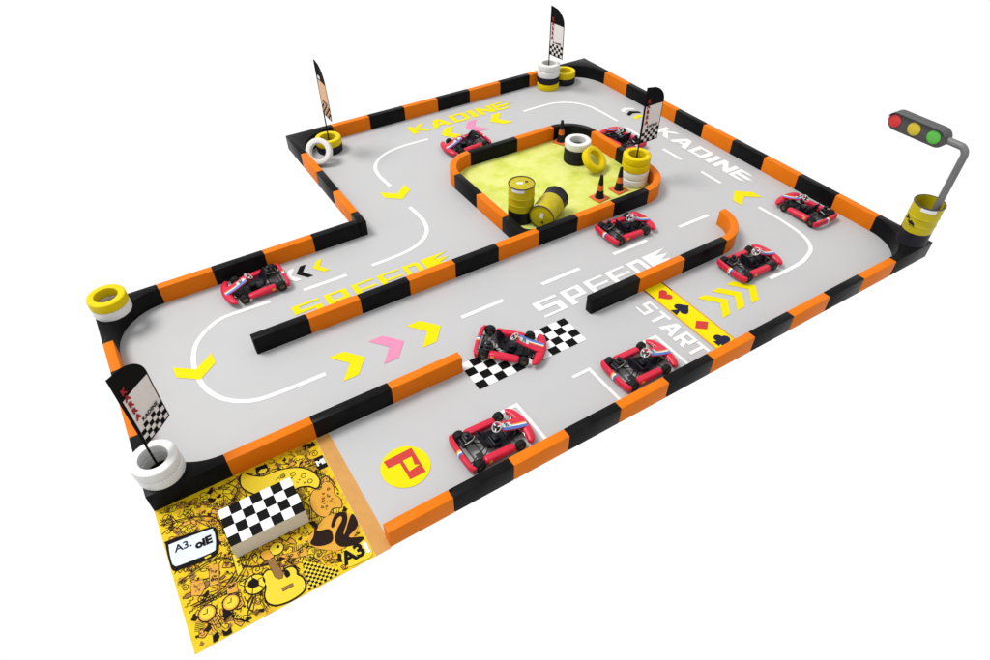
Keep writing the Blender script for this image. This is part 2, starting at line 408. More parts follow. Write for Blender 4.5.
wall_run('x', xd, ld, 9, (yd, yd + W), 'black', '', 'barrier blocks of the long middle divider',
         ['at the free left end of the long middle divider', 'second from the left end of the long middle divider', 'third in the long divider, below the yellow lettering',
          'fourth in the long divider, at the end of the yellow lettering', 'of the long divider just left of the turf island', 'of the island front at its left corner below the drums',
          'of the island front below the lying drum', 'of the island front below the left of two cones', 'of the island front behind a parked kart'])
wall_run('x', 5.224, 1.164, 3, (Y2, Y2 + W), 'black', '', 'barrier blocks of the short right divider',
         ['at the free left end of the short divider by the white lettering', 'of the short divider at the top of the start band', 'of the short divider next to its curved end'])
# island
ix0, ix1, iy1, RR = 5.28, 9.50, 8.38, .85
grp = 'barrier blocks round the turf island'
def ring(cx, cy, a0, a1, ro=RR, ri=RR - W): return arc(cx, cy, ro, a0, a1, 18) + arc(cx, cy, ri, a1, a0, 18)
block('orange', ring(ix0 + RR, iy1 - RR, 90, 180), 'orange curved barrier block at the back left corner of the turf island', grp)
block('black', ring(ix1 - RR, iy1 - RR, 0, 90), 'black curved barrier block at the back right corner of the turf island', grp)
block('orange', ring(ix1 - RR, yd + RR, -90, 0), 'orange curved barrier block beside the flag tyres on the turf island', grp)
block('orange', ring(8.716 + GAP * 2, Y2 + RR, -90, 2), 'orange curved barrier block at the right end of the short divider', 'barrier blocks of the short right divider')
yb0, yb1 = yd + W + GAP, iy1 - RR - GAP
ys = [5.45, 6.50, iy1 - RR]
block('orange', [(ix0, 5.45 + GAP), (ix0 + W, 5.45 + GAP), (ix0 + W, 6.53 - GAP), (ix0, 6.53 - GAP)], 'orange barrier block in the left side of the turf island', grp)
block('black', [(ix0, 6.53), (ix0 + W, 6.53), (ix0 + W, iy1 - RR - GAP), (ix0, iy1 - RR - GAP)], 'black barrier block in the left side of the turf island', grp)
block('black', [(ix0, yb0), (ix0 + .36, yb0)] + [(ix0 + .36 - .193 * math.sin(a), yb0 + .193 * (1 - math.cos(a))) for a in [PI / 2 * k / 10 for k in range(1, 11)]] + [(ix0 + W, 5.45 - GAP), (ix0, 5.45 - GAP)], 'black concave block beside the upright drum on the turf island', grp)
block('black', [(ix0 + RR + GAP, iy1 - W), (7.51 - GAP, iy1 - W), (7.51 - GAP, iy1), (ix0 + RR + GAP, iy1)], 'black barrier block at the back of the turf island by a kart', grp)
block('orange', [(7.51, iy1 - W), (ix1 - RR - GAP, iy1 - W), (ix1 - RR - GAP, iy1), (7.51, iy1)], 'orange barrier block at the back of the turf island by a cone', grp)
block('orange', [(ix1 - W, 6.53), (ix1, 6.53), (ix1, iy1 - RR - GAP), (ix1 - W, iy1 - RR - GAP)], 'orange barrier block in the right side of the turf island', grp)
block('black', [(ix1 - W, yd + RR + GAP), (ix1, yd + RR + GAP), (ix1, 6.53 - GAP), (ix1 - W, 6.53 - GAP)], 'black barrier block behind the flag tyres of the turf island', grp)
# concave outer corners: (corner x, corner y, x dir, y dir, extents)
def corner(px, py, sx, sy, cx_, cy_, label):
    r = min(cx_, cy_) - W
    e = []
    # concave quarter from (cx_, W) to (W, cy_)
    for k in range(21):
        a = PI / 2 * k / 20
        e.append((cx_ - (cx_ - W) * math.sin(a), cy_ - (cy_ - W) * math.cos(a)))
    pts = [(0, 0), (cx_, 0)] + e + [(0, cy_)]
    pts = [(px + sx * x, py + sy * y) for x, y in pts]
    if sx * sy < 0: pts = pts[::-1]
    return block('black', pts, label, 'black concave corner blocks')
corner(XR, 0, -1, 1, XR - 11 - GAP, 1.19 - GAP, 'black concave corner block under the traffic light drum')
corner(XR, YB, -1, -1, XR - (XC + 1.217 + 7 * 1.036) - GAP, YB - (1.19 + 9 * 1.0143) - GAP, 'black concave corner block behind the two tyre stacks at the back')
corner(XC, YB, 1, -1, 1.217 - GAP, 1.109 - GAP, 'black concave corner block behind the leaning white tyre')
corner(XL, YL, 1, -1, 1.131 - GAP, 1.19 - GAP, 'black concave corner block under the yellow and white tyres')
corner(XL, Y2, 1, 1, 1.116 - GAP, YL - 1.19 - 3 * .794 - Y2 - GAP, 'black concave corner block under the two white tyres')

# ------------------------------------------------------------------ printed mat, edge strip and step
bm = bmesh.new(); prism(bm, [(XL, -.01), (-.225, -.01), (-.20, Y2 + .015), (XL + .02, Y2 + .015), (XL + .02, Y2 - .002), (XL, Y2 - .002)], -.006, 0)
pm = finish('printed_mat', bm, M['mat_y']); tag(pm, 'yellow printed mat covered in dark doodles, at the track entrance', 'mat')
bm = bmesh.new(); prism(bm, [(-.223, -.012), (-.001, -.012), (.0185, .03), (.0185, Y2 + .015), (-.198, Y2 + .015)], -.006, .001)
tag(finish('edge_strip', bm, M['tan']), 'plain tan strip between the printed mat and the grey floor', 'edge strip')

MD = {
'tv':[[-2.579,1.655],[-2.536,1.708],[-2.033,1.618],[-1.945,1.573],[-1.924,1.484],[-1.972,1.242],[-2.036,1.141],[-2.204,1.14],[-2.499,1.19],[-2.573,1.222],[-2.592,1.313]],
'tvin':[[-2.547,1.604],[-2.493,1.633],[-2.019,1.576],[-1.972,1.539],[-1.97,1.432],[-2.01,1.265],[-2.077,1.214],[-2.484,1.255],[-2.545,1.287],[-2.565,1.36]],
'pal':[[-1.36,2.24],[-1.256,2.133],[-1.126,2.031],[-1.01,2.019],[-0.838,1.993],[-0.627,1.901],[-0.484,1.749],[-0.428,1.571],[-0.454,1.466],[-0.515,1.425],[-0.588,1.511],[-0.716,1.572],[-0.836,1.569],[-1.028,1.612],[-1.269,1.764],[-1.423,2.018]],
'swan1':[[-0.801,0.944],[-0.737,0.922],[-0.718,0.82],[-0.758,0.756],[-0.608,0.697],[-0.596,0.583],[-0.647,0.493],[-0.771,0.503],[-0.873,0.567],[-0.902,0.637],[-0.836,0.699],[-0.776,0.82],[-0.8,0.908]],
'swan2':[[-0.568,0.725],[-0.474,0.848],[-0.391,0.869],[-0.321,0.825],[-0.315,0.747],[-0.364,0.651],[-0.452,0.545],[-0.445,0.52],[-0.245,0.75],[-0.245,0.534],[-0.424,0.44],[-0.25,0.33],[-0.351,0.273],[-0.505,0.318],[-0.589,0.388],[-0.601,0.499],[-0.521,0.624],[-0.404,0.73],[-0.392,0.796],[-0.457,0.782],[-0.539,0.689]],
'splash':[[-0.653,1.298],[-0.557,1.40],[-0.47,1.36],[-0.40,1.45],[-0.311,1.40],[-0.301,1.28],[-0.33,1.18],[-0.29,1.06],[-0.33,0.93],[-0.44,0.98],[-0.55,0.90],[-0.645,0.973],[-0.687,1.13]],
'guitar':[[-1.60,.37],[-1.615,.47],[-1.56,.545],[-1.49,.545],[-1.45,.46],[-1.40,.42],[-1.345,.42],[-1.30,.45],[-1.23,.43],[-1.20,.36],[-1.215,.30],[-1.17,.22],[-1.17,.12],[-1.22,.045],[-1.33,.018],[-1.46,.022],[-1.58,.06],[-1.65,.14],[-1.655,.24],[-1.62,.31]],
'gneck':[[-1.481,0.7],[-1.397,0.692],[-1.356,0.411],[-1.389,0.352],[-1.433,0.365],[-1.467,0.422]],
'ghead':[[-1.525,0.835],[-1.421,0.847],[-1.388,0.718],[-1.424,0.705],[-1.494,0.705]],
'ghole':[[-1.352,0.398],[-1.309,0.44],[-1.283,0.385],[-1.292,0.335],[-1.326,0.325],[-1.343,0.33]],
'gbridge':[[-1.446,0.22],[-1.301,0.215],[-1.298,0.178],[-1.444,0.176]],
'bpent':[[-1.788,0.536],[-1.709,0.56],[-1.66,0.485],[-1.683,0.413],[-1.764,0.421],[-1.807,0.476]],
'arrow':[[-2.168,0.354],[-2.061,0.246],[-2.19,0.193]],
'banner':[[-2.087,0.235],[-1.879,0.05],[-1.937,0.047],[-1.919,0.0],[-2.094,0.172]],
'fig1':[[-2.362,0.092],[-2.3,0.118],[-2.287,0.045],[-2.323,0.005],[-2.377,0.005]],
'fig2':[[-2.246,0.11],[-2.205,0.058],[-2.142,0.084],[-2.145,0.004],[-2.208,0.002],[-2.249,0.021]],
'coat':[[-2.423,0.922],[-2.28,0.89],[-2.275,0.771],[-2.353,0.692],[-2.455,0.742]],
'box1':[[-2.16,1.036],[-2.037,1.004],[-2.112,0.726],[-2.218,0.75]],
'box2':[[-2.039,0.651],[-1.915,0.631],[-1.934,0.485],[-2.057,0.52]],
'brown1':[[-1.326,0.679],[-0.979,0.584],[-0.991,0.483],[-1.149,0.536],[-1.254,0.596]],
'plank':[[-1.843,1.176],[-1.769,1.176],[-1.797,0.748],[-1.873,0.692]],
}
def mat_sheet(name, polys, m, lv): return sheet(name, polys, M[m], pm, .002 + .0013 * lv)
def grow(pts, f):
    cx = sum(p[0] for p in pts) / len(pts); cy = sum(p[1] for p in pts) / len(pts)
    out = []
    n = len(pts)
    for i, p in enumerate(pts):
        a = Vector(pts[i - 1]); b = Vector(pts[(i + 1) % n]); d = (b - a).normalized(); nn = Vector((d.y, -d.x))
        out.append((p[0] + nn.x * f, p[1] + nn.y * f))
    area = sum(pts[i - 1][0] * pts[i][1] - pts[i][0] * pts[i - 1][1] for i in range(n))
    if area < 0: out = [(p[0] * 2 - q[0], p[1] * 2 - q[1]) for p, q in zip(pts, out)]
    return out
def smooth_loop(pts, n=4):
    P = [tuple(p) for p in pts]; L = spline(P[-2:] + P + P[:3], n); k = 2 * n
    return L[k:k + len(P) * n]
# many small pen drawings fill the ground of the mat
lines = {'d_dark': [], 'd_brown': [], 'd_orange': [], 'd_yellow': []}
def inside(x, y, m=.03): return XL + m < x < -.24 - m and .01 + m < y < Y2 - m
def clip_path(P):
    out = []
    for p in P:
        if inside(*p, .012): out.append(p)
        else: break
    return out if len(out) > 2 else None
doodle = []      # (ribbon polygon, level)
def pen(path, w=.011, lv=2, m='d_dark'):
    P = clip_path(path)
    if P: doodle.append((ribbon(P, w), lv, m))
def blob(cx, cy, r, m, lv, n=14, jag=.25):
    ph = rnd.random() * 6
    pts = [(cx + r * (1 + jag * math.sin(3 * a + ph)) * math.cos(a), cy + r * (1 + jag * math.cos(2 * a + ph)) * math.sin(a)) for a in [2 * PI * k / n for k in range(n)]]
    if all(inside(*p, .005) for p in pts): doodle.append((pts, lv, m)); return pts
random.seed(3)
cells = []
gx, gy = 21, 19
for i in range(gx):
    for j in range(gy):
        cx = XL + .06 + (2.26) * (i + .5) / gx + rnd.uniform(-.035, .035); cy = .04 + 2.18 * (j + .5) / gy + rnd.uniform(-.035, .035)
        if (-1.78 < cx < -.84 and 1.0 < cy < 1.5): continue
        k = rnd.random(); r = rnd.uniform(.035, .075); a0 = rnd.random() * 6.28
        if k < .16:      # little face: ring, eyes, mouth
            b = blob(cx, cy, r, rnd.choice(['d_yellow', 'd_orange', 'd_orange']), 0)
            if b: pen(b + b[:1], .010, 2)
            for e in (-1, 1):
                pen(arc(cx + e * r * .35, cy + r * .2, r * .13, 0, 330, 8), .008, 3)
            pen(arc(cx, cy - r * .1, r * .45, 200, 340, 6), .008, 3)
        elif k < .30:    # hatch patch
            c, s = math.cos(a0), math.sin(a0)
            for q in range(6):
                o_ = (q - 2.5) * r * .38
                pen([(cx - c * r - s * o_, cy - s * r + c * o_), (cx - s * o_, cy + c * o_), (cx + c * r - s * o_, cy + s * r + c * o_)], .008, 2, rnd.choice(['d_dark', 'd_brown']))
        elif k < .42:    # spiral
            pen([(cx + r * t / 18 * math.cos(a0 + t * .62), cy + r * t / 18 * math.sin(a0 + t * .62)) for t in range(19)], .010, 2)
        elif k < .56:    # zigzag or wave
            pen(spline([(cx + (q - 3) * r * .5 * math.cos(a0) - (q % 2) * r * .6 * math.sin(a0), cy + (q - 3) * r * .5 * math.sin(a0) + (q % 2) * r * .6 * math.cos(a0)) for q in range(7)], 3), .010, 2)
        elif k < .68:    # dark blob with outline
            b = blob(cx, cy, r * .7, rnd.choice(['d_dark', 'd_brown', 'd_dark']), 1, 12, .4)
        elif k < .80:    # bottle / box outline
            c, s = math.cos(a0), math.sin(a0)
            P = [(-.5, -1), (.5, -1), (.5, .4), (.2, .7), (.2, 1.1), (-.2, 1.1), (-.2, .7), (-.5, .4), (-.5, -1)]
            P = [(cx + r * (px * c - py * s), cy + r * (px * s + py * c)) for px, py in P]
            if all(inside(*p, .01) for p in P):
                doodle.append((P[:-1], 0, rnd.choice(['d_orange', 'd_yellow', 'd_brown'])))
            pen(P, .010, 2)
        else:            # long curl
            pen(spline([(cx + rnd.uniform(-.11, .11), cy + rnd.uniform(-.11, .11)) for q in range(4)], 5), .011, 2)
for q_ in range(420):
    cx, cy = rnd.uniform(XL + .05, -.28), rnd.uniform(.04, Y2 - .05)
    if (-1.78 < cx < -.84 and 1.0 < cy < 1.5): continue
    r = rnd.uniform(.02, .05); a0 = rnd.random() * 6.28; k = rnd.random()
    if k < .35: pen(arc(cx, cy, r, math.degrees(a0), math.degrees(a0) + rnd.uniform(120, 340), 9), .008, 2, rnd.choice(['d_dark', 'd_brown', 'd_dark']))
    elif k < .7: pen(spline([(cx + (i - 2) * r * .6 * math.cos(a0) + rnd.uniform(-.5, .5) * r, cy + (i - 2) * r * .6 * math.sin(a0) + rnd.uniform(-.5, .5) * r) for i in range(5)], 3), .007, 2, rnd.choice(['d_dark', 'd_brown', 'd_dark']))
    elif k < .85: blob(cx, cy, r * .8, rnd.choice(['d_brown', 'd_orange', 'd_brown']), 0, 9, .35)
    else:
        for i in range(4): pen([(cx + i * r * .3, cy), (cx + i * r * .3 + r * .2 * math.cos(a0), cy + r * .6), (cx + i * r * .3 + r * .5 * math.cos(a0), cy + r * 1.3)], .007, 2)
# long sweeping cables and ramps across the mat
for pts in ([(-2.55, 1.02), (-2.2, 1.10), (-1.95, 1.05), (-1.75, .78), (-1.5, .66), (-1.2, .62)], [(-2.5, .62), (-2.15, .62), (-1.95, .72), (-1.72, .95), (-1.66, 1.1)], [(-2.46, .58), (-2.1, .57), (-1.9, .66), (-1.66, .88), (-1.55, .96)],
            [(-2.57, 2.0), (-2.2, 1.92), (-1.9, 1.72), (-1.84, 1.3), (-1.83, 1.0)], [(-1.6, 2.2), (-1.5, 2.0), (-1.75, 1.8), (-1.9, 1.9)], [(-.78, .98), (-.72, 1.2), (-.82, 1.45), (-.75, 1.6)], [(-1.1, .42), (-.95, .6), (-.78, .45), (-.6, .45)], [(-.45, 1.7), (-.3, 1.5), (-.26, 1.2)]):
    pen(spline(pts, 10), .013, 2); pen(spline([(x + .02, y - .03) for x, y in pts], 10), .008, 2)
by = {}
for idx, (pts, lv, m) in enumerate(doodle): by.setdefault((lv, m), []).append((pts, idx))
for (lv, m), items in sorted(by.items()):
    bm = bmesh.new()
    for pts, idx in items:
        zz = .0022 + .0012 * lv + .0000016 * idx
        n = len(pts)
        if n % 2 == 0 and n >= 6:
            h = n // 2; L = pts[:h]; Rr = pts[h:][::-1]
        if lv in (2, 3):
            vl = [bm.verts.new((*p, zz)) for p in L]; vr = [bm.verts.new((*p, zz)) for p in Rr]
            for q in range(len(vl) - 1): bm.faces.new((vr[q], vr[q + 1], vl[q + 1], vl[q]))
        else:
            try: bm.faces.new([bm.verts.new((*p, zz)) for p in pts])
            except ValueError: pass
    for f in bm.faces:
        f.normal_update()
        if f.normal.z < 0: f.normal_flip()
    tag(finish('pen_doodles' if lv > 1 else 'ink_patches', bm, M[m], pm), kind='stuff')
LV = 4
def drawing(name, key, m, lv, outline=.014, sm=True):
    p = smooth_loop(MD[key]) if sm else MD[key]
    if outline:
        mat_sheet(name, [grow(p, outline)], 'd_black', lv)
        mat_sheet(name + '_fill', [p], m, lv + 1)
    else: mat_sheet(name, [p], m, lv)
drawing('palette_drawing', 'pal', 'd_yellow', LV, .022)
for cx, cy in ((-.72, 1.83), (-.60, 1.72), (-.55, 1.58), (-.86, 1.88)):
    mat_sheet('paint_daub', [ribbon(arc(cx, cy, .035, 0, 350, 10), .012)], 'd_dark', LV + 2)
drawing('splash_drawing', 'splash', 'd_orange', LV, .010)
mat_sheet('swan_ground', [[(-.55 + .36 * math.cos(a) * (1 + .1 * math.sin(3 * a)), .61 + .26 * math.sin(a) * (1 + .12 * math.cos(4 * a))) for a in [2 * PI * k / 40 for k in range(40)] if -.55 + .36 * math.cos(a) * (1 + .1 * math.sin(3 * a)) < -.235]], 'd_orange', LV + 1)
drawing('swan_drawing', 'swan1', 'd_dark', LV + 3, 0); drawing('swan_drawing', 'swan2', 'd_dark', LV + 3, 0)
drawing('guitar_drawing', 'guitar', 'd_yellow', LV, .022)
drawing('guitar_neck', 'gneck', 'd_brown', LV + 2, .006, False); drawing('guitar_head', 'ghead', 'd_orange', LV + 2, .012)
drawing('guitar_hole', 'ghole', 'd_black', LV + 4, 0); drawing('guitar_bridge', 'gbridge', 'd_brown', LV + 2, .006, False)
mat_sheet('ball_drawing', [arc(-1.716, .462, .145, 0, 354, 40)], 'd_black', LV); mat_sheet('ball_fill', [arc(-1.716, .462, .128, 0, 354, 40)], 'd_yellow', LV + 1)
drawing('ball_patch', 'bpent', 'd_black', LV + 2, 0, False)
for a in (20, 92, 164, 236, 308):
    mat_sheet('ball_seam', [ribbon([(-1.725 + .06 * math.cos(math.radians(a)), .483 + .06 * math.sin(math.radians(a))), (-1.716 + .127 * math.cos(math.radians(a)), .462 + .127 * math.sin(math.radians(a)))], .012)], 'd_black', LV + 2)
for cx, cy, r in ((-2.345, .411, .115), (-2.05, .39, .112)):
    mat_sheet('clock_drawing', [arc(cx, cy, r, 0, 354, 40)], 'd_dark', LV); mat_sheet('clock_rim', [arc(cx, cy, r * .86, 0, 354, 36)], 'd_orange', LV + 1); mat_sheet('clock_face', [arc(cx, cy, r * .70, 0, 354, 36)], 'd_yellow', LV + 2)
    mat_sheet('clock_hand', [ribbon([(cx - r * .4, cy + r * .1), (cx, cy), (cx + r * .15, cy + r * .5)], .013)], 'd_dark', LV + 3)
drawing('arrow_drawing', 'arrow', 'd_black', LV + 3, 0, False); drawing('banner_drawing', 'banner', 'd_black', LV + 3, 0, False)
text('banner_letters', 'LOVE', .062, M['d_yellow'], pm, (-2.005, .135, .0022 + .0013 * 9), (0, 0, math.radians(-41)), .002)
drawing('figure_drawing', 'fig1', 'd_black', LV + 1, 0, False); drawing('figure_drawing', 'fig2', 'd_black', LV + 1, 0, False)
for k in ('coat', 'box1', 'box2'): drawing('crate_drawing', k, 'd_orange', LV, .007, False)
drawing('boat_drawing', 'brown1', 'd_orange', LV, .007, False); drawing('post_drawing', 'plank', 'd_yellow', LV, .010, False)
mat_sheet('head_drawing', [arc(-1.32, .80, .10, 0, 350, 30)], 'd_black', LV + 2); mat_sheet('head_fill', [arc(-1.32, .80, .088, 0, 350, 30)], 'd_yellow', LV + 3)
mat_sheet('head_eye', [arc(-1.295, .815, .024, 0, 350, 12)], 'd_black', LV + 4)
mat_sheet('mug_drawing', [[(-1.18, 2.13), (-1.16, 2.24), (-1.0, 2.22), (-1.0, 2.10), (-1.05, 2.06), (-1.13, 2.07)]], 'd_black', LV + 3)
mat_sheet('mug_fill', [[(-1.16, 2.125), (-1.10, 2.165), (-1.02, 2.14), (-1.02, 2.11), (-1.06, 2.08), (-1.12, 2.085)]], 'd_yellow', LV + 4)
for key, nn, lv_ in (('splash', 18, LV + 3), ('coat', 12, LV + 2), ('box1', 14, LV + 2), ('box2', 10, LV + 2), ('brown1', 12, LV + 2), ('plank', 8, LV + 2), ('pal', 14, LV + 3)):
    P = MD[key]; cx = sum(p[0] for p in P) / len(P); cy = sum(p[1] for p in P) / len(P)
    bm = bmesh.new()
    for i in range(nn):
        t_ = rnd.uniform(.15, .62); p = P[rnd.randrange(len(P))]; x, y = cx + (p[0] - cx) * t_, cy + (p[1] - cy) * t_
        a0 = rnd.random() * 6.28; r = rnd.uniform(.014, .03)
        R_ = ribbon([(x + r * (.3 + .06 * k) * math.cos(a0 + k * .7) * 1.2, y + r * (.3 + .06 * k) * math.sin(a0 + k * .7)) for k in range(rnd.choice([5, 8, 11]))], .008)
        h = len(R_) // 2; L = [bm.verts.new((*v, .0002 * i)) for v in R_[:h]]; Q = [bm.verts.new((*v, .0002 * i)) for v in R_[h:][::-1]]
        for k in range(h - 1): bm.faces.new((Q[k], Q[k + 1], L[k + 1], L[k]))
    o = tag(finish('pen_detail', bm, M['d_dark' if key != 'coat' else 'd_brown'], pm), kind='stuff'); o.location.z = .002 + .0013 * lv_
mat_sheet('letter_ground', [smooth_loop([(-.62, .05), (-.62, .22), (-.50, .31), (-.36, .30), (-.25, .27), (-.25, .03), (-.45, .015)], 3)], 'd_yellow', LV + 2)
# small checker patch at the near edge
bm = bmesh.new(); n = 0
for i in range(12):
    for j in range(12):
        x, y = -1.16 + i * .036, .008 + j * .036
        if x + y * 1.0 < -.66 and x > -1.17 + y * .15:
            f = bm.faces.new([bm.verts.new(v) for v in ((x, y, 0), (x + .036, y, 0), (x + .036, y + .036, 0), (x, y + .036, 0))]); f.material_index = (i + j) % 2
o = finish('checker_patch', bm, [M['d_black'], M['d_yellow']], pm); o.location.z = .0022 + .0013 * LV
# screen with lettering
drawing('screen_frame', 'tv', 'd_black', LV, 0); drawing('screen_face', 'tvin', 'd_screen', LV + 1, 0)
ra = math.radians(-4)
text('screen_letters', 'A3.', .16, M['navy'], pm, (-2.38, 1.51, .0022 + .0013 * (LV + 2)), (0, 0, ra), .004)
text('screen_letters', 'oiE', .17, M['d_black'], pm, (-2.13, 1.42, .0022 + .0013 * (LV + 2)), (0, 0, ra), .010)
mat_sheet('screen_button', [[(-2.18, 1.19), (-2.10, 1.19), (-2.095, 1.165), (-2.17, 1.16)]], 'd_yellow', LV + 2)
text('mat_letters', 'A3', .27, M['d_black'], pm, (-.47, .165, .0022 + .0013 * (LV + 4)), (0, 0, math.radians(3)), .012)
text('mat_letters', '!', .22, M['white'], pm, (-.282, .16, .0022 + .0013 * (LV + 4)), (0, 0, 0), .014)
text('mat_letters', '756', .125, M['d_black'], pm, (-.335, 2.19, .0022 + .0013 * (LV + 4)), (0, 0, math.radians(2)), .006)
mat_sheet('word_block', [[(-.365, 1.93), (-.225, 1.93), (-.225, 1.69), (-.375, 1.69)]], 'd_black', LV + 2)
text('mat_letters', 'MI', .13, M['white'], pm, (-.295, 1.81, .0022 + .0013 * (LV + 4)), (0, 0, 0), .007)

# checkered step on the mat
st = empty('checkered_step', (-1.305, 1.26, .012)); tag(st, 'beige step with a black and white checkered top, on the printed mat', 'step')
bm = bmesh.new(); box(bm, -.51, .51, -.315, .315, 0, .296, .004); finish('step_body', bm, M['beige'], st)
bm = bmesh.new()
for i in range(7):
    for j in range(4):
        f = bm.faces.new([bm.verts.new((-.51 + 1.02 * (i + a) / 7, -.315 + .63 * (j + b) / 4, 0)) for a, b in ((0, 0), (1, 0), (1, 1), (0, 1))]); f.material_index = (i + j) % 2
o = finish('checkered_top', bm, [M['ink'], M['white']], st); o.location.z = .299

# ------------------------------------------------------------------ tyres
TH, TR = .184, .325
def tyre_mesh():
    bm = bmesh.new(); h = TH
    prof = [(.200, .014), (.203, .004), (.212, .0), (.262, .0), (.298, .0), (.311, .004), (.321, .013), (TR, .030), (TR, h / 2), (TR, h - .030), (.321, h - .013), (.311, h - .004), (.298, h), (.262, h), (.212, h), (.203, h - .004), (.200, h - .014), (.202, h * .62), (.204, h * .5), (.202, h * .38)]
    lathe(bm, prof, 150, True, rmod=lambda j, k, r: r - (.006 if j in (6, 7, 9, 10) and k % 3 == 0 else .004 if j in (5, 11) and k % 3 == 0 else 0))
    me = bpy.data.meshes.new('tyre_shape'); bm.to_mesh(me); bm.free(); me.shade_smooth(); me.set_sharp_from_angle(angle=math.radians(30)); return me
TM = {}
for c in ('ty_white', 'ty_yellow', 'ty_black'):
    me = tyre_mesh(); me.materials.append(M[c]); TM[c] = me
def tyre(c, loc, label, group, rot=None):
    o = bpy.data.objects.new('tyre', TM[c]); COL.objects.link(o); o.location = loc
    if rot is not None: o.rotation_euler = rot
    else: o.rotation_euler = (0, 0, rnd.random())
    tag(o, label, 'tyre', group); return o
def stack(x, y, z, cols, labels, group):
    for i, (c, l) in enumerate(zip(cols, labels)):
        tyre('ty_' + c, (x + rnd.uniform(-.006, .006), y + rnd.uniform(-.006, .006), z + i * (TH + .0008)), l, group)
zt = H + .001
stack(-2.31, 2.59, zt, ['white', 'white'], ['lower white tyre on the corner block by the printed mat', 'upper white tyre holding the flag by the printed mat'], 'tyres on the corner by the printed mat')
stack(-2.285, 6.68, zt, ['white', 'yellow'], ['white tyre under the yellow one on the left corner block', 'yellow tyre on top of a white one on the left corner block'], 'tyres on the left corner block')
stack(3.50, 10.88, .001, ['black', 'yellow'], ['black tyre under the yellow one beside the leaning white tyre', 'yellow tyre holding the flag above the leaning white tyre'], 'tyres in the back left corner')
stack(10.47, 11.03, .001, ['yellow', 'black', 'white', 'white'], ['yellow tyre at the bottom of the far flag stack', 'black tyre second from bottom of the far flag stack', 'white tyre second from top of the far flag stack', 'white tyre on top of the far flag stack'], 'tyres of the tall stack at the back')
stack(11.10, 11.06, .001, ['black', 'yellow'], ['black tyre of the low stack in the far right corner', 'yellow tyre on the low stack in the far right corner'], 'tyres of the low stack at the back')
stack(8.52, 7.06, .011, ['black', 'black', 'white'], ['bottom black tyre of the white topped stack on the turf', 'middle black tyre of the white topped stack on the turf', 'white tyre on top of two black ones on the turf'], 'tyres of the white topped stack on the turf')
stack(9.04, 5.49, .011, ['white', 'white', 'yellow', 'yellow'], ['bottom white tyre of the flag stack on the turf', 'upper white tyre of the flag stack on the turf', 'lower yellow tyre of the flag stack on the turf', 'top yellow tyre of the flag stack on the turf'], 'tyres of the flag stack on the turf')
def leaning(c, center, normal, label):
    n = Vector(normal).normalized(); q = Vector((0, 0, 1)).rotation_difference(n)
    o = tyre(c, (0, 0, 0), label, None, (0, 0, 0)); o.rotation_euler = q.to_euler()
    o.location = Vector(center) - n * TH / 2
leaning('ty_white', (3.05, 10.36, .315), (-.50, -.66, .56), 'white tyre leaning against the black and yellow flag tyres')
leaning('ty_yellow', (8.56, 6.43, .30), (.26, -.62, .72), 'yellow tyre tilted against the stack on the turf')

# ------------------------------------------------------------------ oil drums
def drum_thing(label, open_top=False, spot=False):
    t = empty('oil_drum'); r = .283; h = .90
    bm = bmesh.new()
    lathe(bm, [(r - .02, .004), (r, 0), (r + .008, .012), (r, .026), (r, .29), (r, .30)], 56, mi=0) if False else None
    prof = [(r - .03, .006), (r, .0), (r + .007, .010), (r, .022), (r, .30)]
    lathe_open(bm, prof); finish('lower_band', bm, M['drum_black'], t, True, 40)
    bm = bmesh.new()
    prof = [(r, .30), (r, .43), (r + .003, .445), (r + .009, .455), (r + .003, .465), (r, .48), (r, .60), (r + .003, .615), (r + .009, .625), (r + .003, .635), (r, .65), (r, .875)]
    if open_top: prof += [(r, h - .012), (r - .014, h - .012), (r - .016, .55), (r - .016, .12), (.001, .12)]
    lathe_open(bm, prof); finish('drum_body', bm, M['drum'], t, True, 40)
    bm = bmesh.new(); lathe(bm, [(r - .012, h - .022), (r + .004, h - .025), (r + .011, h - .012), (r + .006, h), (r - .008, h)], 56, True); finish('rim', bm, M['rimdark'], t, True, 50)
    if not open_top:
        bm = bmesh.new(); lathe_open(bm, [(r - .006, h - .018), (r - .05, h - .018), (r - .07, h - .012), (.001, h - .012)]); lid = finish('lid', bm, M['drum'], t, True, 40)
        bm = bmesh.new(); box(bm, -.105, .03, -.045, .035, h - .011, h - .007); finish('paper_label', bm, M['s_white'], lid)
        bm = bmesh.new(); lathe(bm, [(.03, h - .012), (.03, h + .004), (.001, h + .004)], 14, mtx=Matrix.Translation((.11, .05, 0))); finish('bung', bm, M['rimdark'], lid)
    # paper label on the wall under the rim
    bm = bmesh.new(); a0, a1 = math.radians(-140), math.radians(-82); q = []
    for k in range(9):
        a = a0 + (a1 - a0) * k / 8; q.append([bm.verts.new(((r + .004) * math.cos(a), (r + .004) * math.sin(a), z)) for z in (.80, .872)])
    for k in range(8): bm.faces.new((q[k][0], q[k + 1][0], q[k + 1][1], q[k][1]))
    finish('paper_label', bm, M['s_white'], t)
    if spot:
        bm = bmesh.new()
        for zz, w0, w1 in ((.545, -.10, -.02), (.52, -.13, .05), (.495, -.05, .09), (.47, -.02, .11), (.57, -.12, -.07), (.595, -.11, -.08), (.44, .02, .12)):
            a0 = math.radians(-158) + w0 / r; a1 = math.radians(-158) + w1 / r
            P = [((r + .0095) * math.cos(a), (r + .0095) * math.sin(a), z) for a, z in ((a0, zz), (a1, zz), (a1, zz + .030), (a0, zz + .030))]
            bm.faces.new([bm.verts.new(p) for p in P])
        finish('printed_mark', bm, M['drum_black'], t)
    return t
